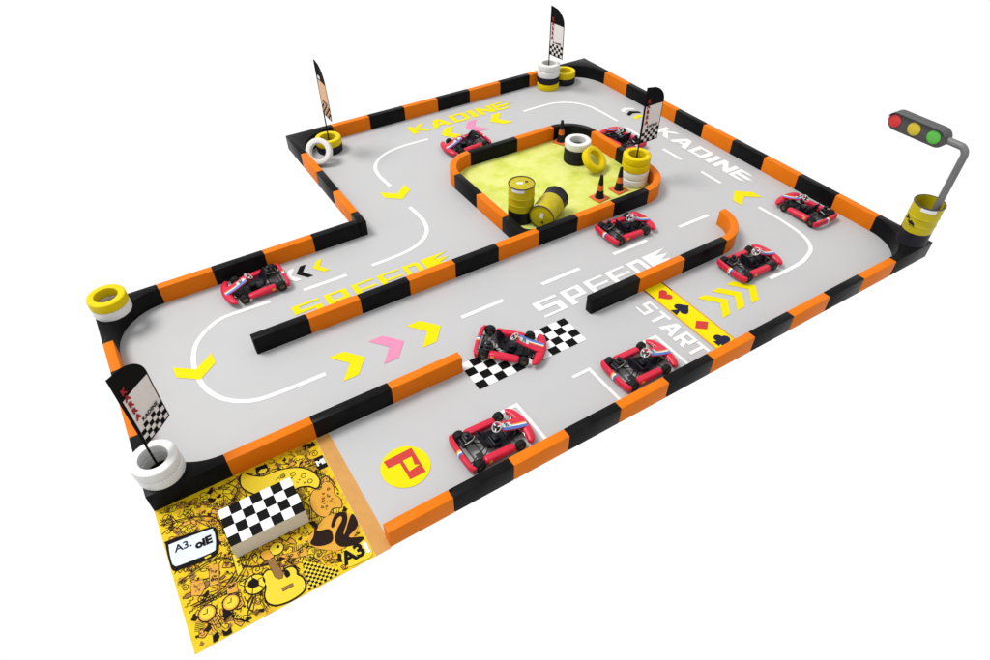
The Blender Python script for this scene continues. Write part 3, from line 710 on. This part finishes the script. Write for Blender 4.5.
def lathe_open(bm, prof, seg=56):
    rings = [[bm.verts.new((r * math.cos(2 * PI * k / seg), r * math.sin(2 * PI * k / seg), z)) for k in range(seg)] for r, z in prof]
    for A, B in zip(rings, rings[1:]):
        for k in range(seg): bm.faces.new((A[k], A[(k + 1) % seg], B[(k + 1) % seg], B[k]))
d1 = drum_thing(''); d1.location = (5.89, 5.64, .011); d1.rotation_euler = (0, 0, math.radians(-30)); tag(d1, 'yellow and black oil drum standing upright on the turf island', 'oil drum', 'oil drums')
d2 = copy_tree(d1); tag(d2, 'yellow and black oil drum lying on its side on the turf', 'oil drum', 'oil drums')
axis = Vector((-.84, -.535, 0)).normalized()
q = Vector((0, 0, 1)).rotation_difference(axis)
d2.rotation_euler = (q @ Matrix.Rotation(math.radians(200), 3, 'Z').to_quaternion()).to_euler()
d2.location = Vector((6.03, 5.06, .302)) - axis * .9
d3 = drum_thing('', True, True); d3.location = (11.895, .295, zt); tag(d3, 'open yellow and black oil drum holding the traffic light pole', 'oil drum', 'oil drums'); d3.rotation_euler = (0, 0, math.radians(-38))

# ------------------------------------------------------------------ traffic cones
def make_cone():
    t = empty('traffic_cone')
    bm = bmesh.new(); box(bm, -.17, .17, -.17, .17, 0, .028, .008); finish('base', bm, M['cone_o'], t)
    R0, R1, h = .105, .033, .60
    def rz(z): return R0 + (R1 - R0) * z / h
    bm = bmesh.new(); lathe_open(bm, [(.112, .028), (rz(.04), .045), (rz(.22), .22)], 40); finish('lower_sleeve', bm, M['cone_b'], t, True, 40)
    bm = bmesh.new(); lathe_open(bm, [(rz(.22), .22), (rz(.36), .36)], 40); finish('orange_band', bm, M['cone_o'], t, True, 40)
    bm = bmesh.new(); lathe_open(bm, [(rz(.36), .36), (rz(.575), .575), (.036, .592), (.02, .60), (.001, .60)], 40); finish('upper_sleeve', bm, M['cone_b'], t, True, 40)
    return t
c1 = make_cone()
for i, (x, y, rz_, l) in enumerate(((8.76, 8.03, 25, 'black and orange traffic cone at the back corner of the turf'), (7.90, 5.36, 8, 'black and orange traffic cone on the turf, left of the front pair'), (8.50, 5.39, 5, 'black and orange traffic cone in front of the flag tyres'))):
    o = c1 if i == 0 else copy_tree(c1)
    o.location = (x, y, .011); o.rotation_euler = (0, 0, math.radians(rz_)); tag(o, l, 'traffic cone', 'traffic cones on the turf')

# ------------------------------------------------------------------ feather flags
def make_flag(cloth):
    """flag in its own xz plane, pole on the z axis, top at 2.32"""
    t = empty('feather_flag'); z0, zt_ = .98, 2.30; w = .55
    bm = bmesh.new(); tube(bm, [(0, 0, 0), (0, 0, 1.2), (0, 0, 2.30)], .016, 10); finish('pole', bm, M['flag_k'], t, True)
    def edge(z): # outer edge of the flag
        return w if z < 1.90 else w * math.sqrt(max(0, 1 - ((z - 1.90) / (zt_ - 1.90)) ** 2.0)) ** .9
    def wave(x, z): return .007 * math.sin(x * 7 + z * 3.1)
    bm = bmesh.new(); nx_, nz = 20, 40
    V = {}
    for side in (0, 1):
        for j in range(nz + 1):
            z = z0 + (zt_ - z0) * j / nz
            for i in range(nx_ + 1):
                x = .012 + (edge(z) - .012) * i / nx_ if edge(z) > .012 else .012
                V[side, i, j] = bm.verts.new((x, wave(x, z) + (.003 if side else -.003), z))
    for side in (0, 1):
        for j in range(nz):
            for i in range(nx_):
                f = bm.faces.new((V[side, i, j], V[side, i + 1, j], V[side, i + 1, j + 1], V[side, i, j + 1]))
    for j in range(nz):
        bm.faces.new((V[0, nx_, j], V[1, nx_, j], V[1, nx_, j + 1], V[0, nx_, j + 1])); bm.faces.new((V[0, 0, j], V[1, 0, j], V[1, 0, j + 1], V[0, 0, j + 1]))
    bmesh.ops.remove_doubles(bm, verts=bm.verts, dist=1e-5); bmesh.ops.recalc_face_normals(bm, faces=bm.faces)
    ban = finish('banner', bm, M['flag_k'], t, True, 60)
    def panel(name, x0, x1, za, zb, m, off, slope=0, parent=ban):
        bm = bmesh.new()
        for s in (-1, 1):
            n = 20; nz2 = 24; A = []
            for i in range(n + 1):
                x = x0 + (x1 - x0) * i / n; A.append([bm.verts.new((x, wave(x, z) + s * off, z)) for z in [za + (zb - za) * q / nz2 for q in range(nz2 + 1)]])
            for i in range(n):
                for q in range(nz2):
                    v = (A[i][q], A[i + 1][q], A[i + 1][q + 1], A[i][q + 1]); bm.faces.new(v if s < 0 else v[::-1])
        return finish(name, bm, M[m], parent, True)
    panel('cloth_panel', .03, w - .022, z0 + .03, 1.86, cloth, .0055)
    # checkers along the bottom
    bm = bmesh.new(); cw = (w - .052) / 6; ch = .075
    for s in (-1, 1):
        for i in range(6):
            for j in range(4):
                if (i + j) % 2: continue
                if j == 3 and i % 2 == 0 and False: continue
                xs = (.03 + cw * i, .03 + cw * (i + 1)); zs = (z0 + .03 + ch * j, z0 + .03 + ch * (j + 1))
                v = [bm.verts.new((x, wave(x, z) + s * .0095, z)) for x, z in ((xs[0], zs[0]), (xs[1], zs[0]), (xs[1], zs[1]), (xs[0], zs[1]))]
                bm.faces.new(v if s < 0 else v[::-1])
    finish('checkers', bm, M['flag_k'], ban)
    if cloth == 'flag_p': panel('pale_mark', .06, .20, 1.89, 1.97, 'flag_w', .0062)
    for s in (-1, 1):
        rot = (PI / 2, 0, 0) if s < 0 else (PI / 2, 0, PI)
        for k, ch_ in enumerate('KARRA' if cloth == 'flag_w' else ''):
            zz = 1.97 - k * .122
            o = text('red_letter', ch_, .118, M['flag_r'], ban, (.105, s * .016 + wave(.105, zz), zz), (rot[0], PI / 2 * (1 if s < 0 else -1) * 0, rot[2]), .009)
        text('small_letters', 'KADINE', .09, M['flag_k'], ban, (.30, s * .018 + wave(.32, 1.36), 1.37), rot, .003)
    return t
fw = make_flag('flag_w'); fp = make_flag('flag_p')
for o, x, y, zb, ang, l in ((fw, -2.31, 2.59, zt, 44, 'white and black checkered flag standing in the white corner tyres'), (None, 10.47, 11.03, .002, -84, 'white and black checkered flag standing in the tallest tyre stack at the back'),
                            (None, 9.03, 5.49, .012, 0, 'white and black checkered flag standing in the turf island tyres'), (fp, 3.51, 10.89, .002, -91, 'narrow peach and black flag above the leaning white tyre')):
    if o is None: o = copy_tree(fw)
    o.location = (x, y, zb if zb < .1 else 0); o.rotation_euler = (0, 0, math.radians(ang)); tag(o, l, 'flag', 'feather flags')
    if zb > .1:
        o.location.z = zb
        for ch in o.children:
            pass
# the flag on the corner block is as tall as the others above the floor: lower its cloth and pole
o = fw
new = fw.copy
fw.location.z = 0.0
for ch in fw.children:
    if ch.name.startswith('pole'):
        ch.data = ch.data.copy()
        for v in ch.data.vertices:
            if v.co.z < .2: v.co.z = zt

# ------------------------------------------------------------------ traffic light
t = empty('traffic_light', (11.925, .16, zt + .125)); tag(t, 'grey three lamp traffic light on a bent pole in a drum', 'traffic light')
zb = zt + .125
bm = bmesh.new()
path = [(0, 0, 0), (0, 0, 1.0), (0, 0, 2.28 - zb)] + [(0, .13 - .13 * math.cos(a), 2.28 - zb + .16 * math.sin(a)) for a in [PI / 2 * k / 8 for k in range(1, 9)]] + [(0, .40, 2.44 - zb)]
tube(bm, path, .066, 18, up=Vector((1, 0, 0))); finish('pole', bm, M['pole_grey'], t, True)
def stadium(y0, y1, r, n=14): return arc(y1 - r, 0, r, -90, 90, n) + arc(y0 + r, 0, r, 90, 270, n)
hy0, hy1, hr, hz = .365, 1.54, .178, 2.44 - zb
bm = bmesh.new(); prism(bm, stadium(hy0, hy1, hr), -.10, .10, .015)
mx = Matrix(((0, 0, -1, 0), (1, 0, 0, 0), (0, 1, 0, hz), (0, 0, 0, 1)))
bm.transform(mx); bmesh.ops.recalc_face_normals(bm, faces=bm.faces); hs = finish('housing', bm, M['grey'], t, True, 30)
bm = bmesh.new()   # hood over the lamps
A = []
pth = [(hy0 + hr * .3 , hz + hr * .72)] 
pth = [(y, hz + z_) for y, z_ in arc(hy0 + hr, 0, hr - .006, 150, 90, 8)] + [(y, hz + z_) for y, z_ in arc(hy1 - hr, 0, hr - .006, 90, 20, 8)]
for y, z_ in pth:
    A.append([bm.verts.new((x, y, z_)) for x in (-.06, -.165)] + [bm.verts.new((x, y + (0), z_ + .012)) for x in (-.165, -.06)])
for p_, q_ in zip(A, A[1:]):
    for k in range(4): bm.faces.new((p_[k], p_[(k + 1) % 4], q_[(k + 1) % 4], q_[k]))
bm.faces.new(A[0]); bm.faces.new(A[-1][::-1]); bmesh.ops.recalc_face_normals(bm, faces=bm.faces); finish('hood', bm, M['grey'], t, True, 40)
for yy, mm in ((1.395, 'lens_r'), (.99, 'lens_y'), (.595, 'lens_g')):
    bm = bmesh.new(); lathe(bm, [(.125, 0), (.125, .012), (.10, .022), (.05, .028), (.001, .030)], 32)
    bm.transform(Matrix(((0, 0, -1, -.10), (1, 0, 0, yy), (0, -1, 0, hz), (0, 0, 0, 1)))); bmesh.ops.recalc_face_normals(bm, faces=bm.faces)
    l = finish('lamp', bm, M[mm], hs, True, 60)
    l['label'] = {'lens_r': 'round red lamp', 'lens_y': 'round yellow lamp', 'lens_g': 'round green lamp'}[mm]

# ------------------------------------------------------------------ go-karts
def make_kart(sd):
    """nose towards +x; sd = side (+1 left) of the blue stripe and of the engine's opposite"""
    t = empty('go_kart')
    # frame of tubes
    bm = bmesh.new(); r = .011
    for s in (-1, 1):
        tube(bm, [(-.46, s * .19, .065), (-.20, s * .20, .065), (.02, s * .20, .062), (.28, s * .13, .06), (.56, s * .11, .07)], r, 8)
        tube(bm, [(-.30, s * .20, .065), (-.26, s * .30, .07), (.22, s * .31, .07), (.26, s * .16, .065)], r * .8, 8)
        tube(bm, [(-.42, s * .19, .066), (-.10, s * .04, .066)], r * .8, 8); tube(bm, [(-.22, s * .2, .066), (-.05, s * .07, .10), (.02, s * .19, .066)], r * .7, 8)
        tube(bm, [(-.54, s * .17, .10), (-.46, s * .19, .066)], r * .8, 8)
        tube(bm, [(.30, s * .13, .07), (.345, s * .29, .09)], r * .9, 8)
    for x, w_ in ((-.46, .19), (-.22, .2), (.03, .2), (.28, .13)): tube(bm, [(x, -w_, .066), (x, w_, .066)], r, 8)
    finish('frame', bm, M['kart_frame'], t, True)
    bm = bmesh.new(); tube(bm, [(-.385, -.33, .095), (-.385, .33, .095)], .013, 10); finish('rear_axle', bm, M['engine'], t, True)
    bm = bmesh.new(); prism(bm, [(.03, -.205), (.28, -.14), (.50, -.12), (.50, .12), (.28, .14), (.03, .205)], .044, .052); finish('floor_pan', bm, M['kart_black'], t)
    # wheels
    for x, w_, r_ in ((-.38, .125, .098), (.345, .105, .090)):
        for s in (-1, 1):
            wh = empty('wheel'); wh.parent = t; wh.location = (x, s * (.375 - w_ / 2), r_)
            mt = Matrix.Rotation(PI / 2, 4, 'X')
            bm = bmesh.new(); k = w_ / 2
            lathe(bm, [(.052, -k * .86), (.066, -k), (r_ - .016, -k * .97), (r_ - .004, -k * .75), (r_, -k * .4), (r_, k * .4), (r_ - .004, k * .75), (r_ - .016, k * .97), (.066, k), (.052, k * .86)], 36, True, mt); finish('tyre', bm, M['rubber'], wh, True, 50)
            bm = bmesh.new(); e = -1 * s
            lathe(bm, [(.0535, -k * .8), (.0535, k * .8), (.044, k * .8), (.040, k * .45), (.018, k * .40), (.018, k * .85), (.001, k * .85)] if e > 0 else [(.0535, k * .8), (.0535, -k * .8), (.044, -k * .8), (.040, -k * .45), (.018, -k * .40), (.018, -k * .85), (.001, -k * .85)], 24, False, mt); finish('rim', bm, M['rim'], wh, True, 40)
    # seat: pan and back as one bucket shell
    bm = bmesh.new(); path = [(.13, .075), (.08, .065), (-.02, .062), (-.10, .075), (-.145, .12), (-.165, .20), (-.185, .30), (-.20, .365)]
    half = [.125, .145, .155, .158, .158, .155, .13, .085]; side = [.03, .05, .075, .10, .10, .075, .04, .015]
    rows = []
    for (x, z), hw, sh in zip(path, half, side):
        row = []
        for k in range(9):
            u = -1 + k / 4; lift = sh * max(0, abs(u) - .45) ** 1.3 * 1.9
            back = z > .11
            row.append((x + (lift if back else 0), u * hw, z + (0 if back else lift)))
        rows.append(row)
    V0 = [[bm.verts.new(p) for p in row] for row in rows]
    V1 = [[bm.verts.new((p[0] - (.018 if i > 3 else 0), p[1] * 1.02, p[2] - (0 if i > 3 else .014))) for p in row] for i, row in enumerate(rows)]
    for VV, fl in ((V0, 0), (V1, 1)):
        for a, b in zip(VV, VV[1:]):
            for k in range(8):
                v = (a[k], a[k + 1], b[k + 1], b[k]); bm.faces.new(v[::-1] if fl else v)
    for k in range(8):
        bm.faces.new((V0[0][k], V0[0][k + 1], V1[0][k + 1], V1[0][k])); bm.faces.new((V0[-1][k], V0[-1][k + 1], V1[-1][k + 1], V1[-1][k]))
    for i in range(len(rows) - 1):
        bm.faces.new((V0[i][0], V0[i + 1][0], V1[i + 1][0], V1[i][0])); bm.faces.new((V0[i][8], V0[i + 1][8], V1[i + 1][8], V1[i][8]))
    bmesh.ops.recalc_face_normals(bm, faces=bm.faces); finish('seat', bm, M['kart_black'], t, True, 60)
    # engine block beside the seat
    e = -sd
    en = empty('engine'); en.parent = t; en.location = (-.30, e * .175, .07)
    bm = bmesh.new(); box(bm, -.07, .07, -.075, .075, 0, .10, .012); box(bm, -.045, .05, -.05, .05, .095, .165, .012)
    for k in range(4): box(bm, -.055, .06, -.06, .06, .108 + k * .014, .114 + k * .014)
    finish('engine_block', bm, M['engine'], en, True)
    bm = bmesh.new(); lathe(bm, [(.001, 0), (.035, 0), (.04, .01), (.04, .05), (.02, .06), (.001, .06)], 20, mtx=Matrix.Translation((0, 0, .165))); finish('air_filter', bm, M['kart_black'], en, True)
    bm = bmesh.new(); tube(bm, [(.06, 0, .06), (.10, e * -.02, .10), (.10, e * -.06, .13), (.05, e * -.09, .12), (-.06, e * -.09, .09), (-.12, e * -.07, .08)], .014, 10); finish('exhaust_pipe', bm, M['silver'], en, True)
    bm = bmesh.new(); tube(bm, [(-.12, e * -.12, .09), (-.12, e * .03, .09)], .03, 12); finish('muffler', bm, M['kart_black'], en, True)
    bm = bmesh.new(); box(bm, -.33, -.22, sd * .16 - .06, sd * .16 + .06, .072, .095, .004); finish('battery_tray', bm, M['engine'], t)
    bm = bmesh.new(); box(bm, .04, .16, -.06, .06, .055, .14, .015); finish('fuel_tank', bm, M['kart_black'], t, True)
    bm = bmesh.new()
    for s in (-1, 1): tube(bm, [(.36, s * .10, .06), (.40, s * .10, .15), (.40, s * .06, .15)], .008, 8)
    finish('pedals', bm, M['silver'], t, True)
    bm = bmesh.new(); tube(bm, [(.50, 0, .07), (.125, 0, .325)], .010, 10); finish('steering_column', bm, M['kart_frame'], t, True)
    # steering wheel, facing the seat
    sw = empty('steering_wheel'); sw.parent = t; sw.location = (.118, 0, .335); sw.rotation_euler = (0, math.radians(-38), 0)
    bm = bmesh.new(); tube(bm, [(.078 * math.cos(a), .078 * math.sin(a), 0) for a in [2 * PI * k / 32 for k in range(32)]], .010, 10, closed=True); finish('rim', bm, M['steer'], sw, True)
    bm = bmesh.new()
    for a in (90, 210, 330): tube(bm, [(0, 0, .004), (.074 * math.cos(math.radians(a)), .074 * math.sin(math.radians(a)), 0)], .011, 8)
    finish('spokes', bm, M['s_white'], sw, True)
    bm = bmesh.new(); lathe(bm, [(.026, -.01), (.026, .014), (.001, .016)], 18); finish('hub', bm, M['kart_black'], sw, True)
    # nose fairing: a crescent that wraps the front wheels
    bm = bmesh.new(); P = []; n = 26
    for k in range(n + 1):
        u = -1 + 2 * k / n; a = u * math.radians(84)
        P.append((.472 + .124 * math.cos(a) ** .75, .350 * math.sin(a) / math.sin(math.radians(84)), .10))
    rad = [.044 + .042 * (1 - (abs(-1 + 2 * k / n)) ** 2.0) for k in range(n + 1)]
    tube(bm, P, .06, 14, (1, .74), radii=rad); nose = finish('nose_fairing', bm, M['kart_red'], t, True, 60)
    bm = bmesh.new()
    for s in (-1, 1): tube(bm, [(.48, s * .15, .13), (.495, s * .20, .145), (.48, s * .24, .13)], .006, 8)
    finish('bumper_bar', bm, M['silver'], t, True)
    # front panel rising from the nose to the wheel, with stripes
    def pt(u, v, off=0.0):   # u along (0 nose .. 1 wheel), v across
        x = .64 - .465 * u; z = .15 + .165 * u - .02 * math.sin(PI * u) + .01 * math.cos(v * 1.4)
        hw = .115 - .02 * u
        return (x + off * .38, v * hw, z + off * .92)
    bm = bmesh.new(); N1, N2 = 8, 8
    T0 = [[bm.verts.new(pt(i / N1, -1 + 2 * j / N2)) for j in range(N2 + 1)] for i in range(N1 + 1)]
    T1 = [[bm.verts.new(pt(i / N1, -1 + 2 * j / N2, -.022)) for j in range(N2 + 1)] for i in range(N1 + 1)]
    for i in range(N1):
        for j in range(N2):
            bm.faces.new((T0[i][j], T0[i][j + 1], T0[i + 1][j + 1], T0[i + 1][j])); bm.faces.new((T1[i][j], T1[i + 1][j], T1[i + 1][j + 1], T1[i][j + 1]))
    for i in range(N1):
        for j in (0, N2): bm.faces.new((T0[i][j], T0[i + 1][j], T1[i + 1][j], T1[i][j]))
    for j in range(N2):
        for i in (0, N1): bm.faces.new((T0[i][j], T0[i][j + 1], T1[i][j + 1], T1[i][j]))
    bmesh.ops.recalc_face_normals(bm, faces=bm.faces); fpn = finish('front_panel', bm, M['kart_red'], t, True, 50)
    def decal(name, u0, u1, v0, v1, m, off=.003, par=fpn):
        bm = bmesh.new(); n = 6
        A = [[bm.verts.new(pt(u0 + (u1 - u0) * i / n, va + (vb - va) * j / 3 , off)) for j in range(4)] for i in range(n + 1) for va, vb in [(v0[0] + (v0[1] - v0[0]) * i / n, v1[0] + (v1[1] - v1[0]) * i / n)]]
        for i in range(n):
            for j in range(3): bm.faces.new((A[i][j], A[i][j + 1], A[i + 1][j + 1], A[i + 1][j]))
        for f in bm.faces:
            f.normal_update()
            if f.normal.z < 0: f.normal_flip()
        return finish(name, bm, M[m], par)
    q = sd
    decal('stripe', 0.02, .98, (q * .62, q * .35), (q * .98, q * .98), 'blue'); decal('stripe', .02, .98, (q * .36, q * .12), (q * .60, q * .33), 's_white'); decal('stripe', .02, .98, (q * .16, q * -.08), (q * .34, q * .10), 's_orange')
    decal('number_plate', .58, .92, (-.48, -.48), (.48, .48), 's_mint', .0055)
    o = text('plate_number', '20', .085, M['kart_black'], fpn, pt(.75, 0, .0085), (0, 0, 0), .003)
    o.rotation_euler = (0, math.radians(22), math.radians(0)); o.rotation_mode = 'XYZ'
    o.matrix_local = Matrix.Translation(pt(.75, 0, .0085)) @ Matrix.Rotation(math.radians(22), 4, 'Y') @ Matrix.Rotation(math.radians(90), 4, 'Z')
    # side pods
    for s in (-1, 1):
        bm = bmesh.new()
        sec = [(.225, .05), (.355, .055), (.372, .085), (.352, .155), (.31, .172), (.235, .16)]
        xs = [(-.285, .80), (-.262, .97), (-.10, 1.0), (.08, 1.0), (.20, .97), (.245, .86), (.258, .72)]
        R_ = []
        for x, k in xs:
            cy = .30; cz = .11
            sk = .03 * ((x + .285) / .54)    # lower front end
            R_.append([bm.verts.new((x + (.02 if z > .1 and x < 0 else 0), s * (cy + (y - cy) * k), cz + (z - cz) * k - sk * (z > .1))) for y, z in sec])
        for a, b in zip(R_, R_[1:]):
            for k in range(6): bm.faces.new((a[k], a[(k + 1) % 6], b[(k + 1) % 6], b[k]))
        bm.faces.new(R_[0]); bm.faces.new(R_[-1][::-1]); bmesh.ops.recalc_face_normals(bm, faces=bm.faces)
        bmesh.ops.bevel(bm, geom=bm.edges[:], offset=.007, segments=2, affect='EDGES')
        pod = finish('side_pod', bm, M['kart_red'], t, True, 50)
        bm = bmesh.new(); box(bm, -.235, -.175, -.002, .002, -.018, .018); oo = finish('pod_sticker', bm, M['s_orange'], pod); oo.location = (0, s * .3665, .118); oo.rotation_euler = (math.radians(16) * s, 0, 0)
    # rear bumper
    bm = bmesh.new()
    P = [(-.49, -.375), (-.525, -.30), (-.535, -.12), (-.535, .12), (-.525, .30), (-.49, .375)]
    A = []
    for i, (x, y) in enumerate(P):
        hgt = .15 if 1 <= i <= 4 else .14
        A.append([bm.verts.new((x + .03, y, .06)), bm.verts.new((x - .025, y, .06)), bm.verts.new((x - .03, y, hgt - .01)), bm.verts.new((x - .012, y, hgt + .018)), bm.verts.new((x + .042, y, hgt + .017))])
    for a, b in zip(A, A[1:]):
        for k in range(5): bm.faces.new((a[k], a[(k + 1) % 5], b[(k + 1) % 5], b[k]))
    bm.faces.new(A[0]); bm.faces.new(A[-1][::-1]); bmesh.ops.recalc_face_normals(bm, faces=bm.faces); bmesh.ops.bevel(bm, geom=bm.edges[:], offset=.006, segments=2, affect='EDGES')
    rb = finish('rear_bumper', bm, M['kart_red'], t, True, 50)
    for k, mm in enumerate(('s_orange', 's_white', 'blue')):
        y = (.03 - k * .032) * sd * -1
        bm = bmesh.new(); v = [(-.568, .072), (-.5685, .139), (-.5500, .1705), (-.5025, .1690)]
        a = [[bm.verts.new((x, yy, z)) for x, z in v] for yy in (y - .016, y + .016)]
        for i in range(3): bm.faces.new((a[0][i], a[0][i + 1], a[1][i + 1], a[1][i]))
        bmesh.ops.recalc_face_normals(bm, faces=bm.faces); finish('bumper_sticker', bm, M[mm], rb)
    return t
kA = make_kart(-1); kB = make_kart(1)
KARTS = [(kA, 2.045, .735, 0, 'red go-kart parked in the bay next to the yellow parking disc'), (None, 5.02, .735, 0, 'red go-kart parked in the bay below the START lettering'),
         (kB, 3.40, 2.33, -44, 'red go-kart turned across the black and white checkered line'), (1, .20, 6.37, 180, 'red go-kart facing left in the left lane'),
         (1, 6.55, 9.12, 180, 'red go-kart behind the island on pink and yellow arrows'), (1, 10.06, 7.12, 90, 'red go-kart half hidden behind the flag tyres of the island'),
         (None, 7.48, 4.0, 0, 'red go-kart in front of the turf island barrier'), (None, 8.81, 1.71, 0, 'red go-kart beside the curved end of the short divider'),
         (1, 11.39, 2.37, 90, 'red go-kart by the right outer wall nearest the traffic light')]
for src, x, y, a, l in KARTS:
    o = copy_tree(kA) if src is None else copy_tree(kB) if src == 1 else src
    o.location = (x, y, .0135); o.rotation_euler = (0, 0, math.radians(a)); tag(o, l, 'go-kart', 'go-karts on the track')

# ------------------------------------------------------------------ light, world, camera
w = bpy.data.worlds.new('World'); C.world = w; w.use_nodes = True
bg = w.node_tree.nodes['Background']; bg.inputs['Color'].default_value = (1, 1, 1, 1); bg.inputs['Strength'].default_value = 1.03
ld_ = bpy.data.lights.new('softbox', 'AREA'); ld_.shape = 'DISK'; ld_.size = 34; ld_.color = (1, .985, .965)
lo = bpy.data.objects.new('softbox', ld_); COL.objects.link(lo)
tgt = Vector((5.2, 5.2, 0)); d = Vector((-.40, .30, .86)).normalized(); DIST = 85; lo.location = tgt + d * DIST
ld_.energy = .90 * PI * PI * DIST ** 2 / d.z
lo.rotation_euler = d.to_track_quat('Z', 'Y').to_euler()
cd = bpy.data.cameras.new('camera'); cam = bpy.data.objects.new('camera', cd); COL.objects.link(cam)
cam.location = (-1.17353, -4.55025, 8.27375); cam.rotation_euler = tuple(math.radians(v) for v in (46.65938, .10054, -32.16434))
cd.sensor_width = 36; cd.lens = 658.643 / 990 * 36; cd.clip_end = 500
C.camera = cam
C.render.resolution_x = 1024; C.render.resolution_y = 683
C.view_settings.view_transform = 'Standard'; C.view_settings.look = 'None'; C.view_settings.exposure = 0; C.view_settings.gamma = 1
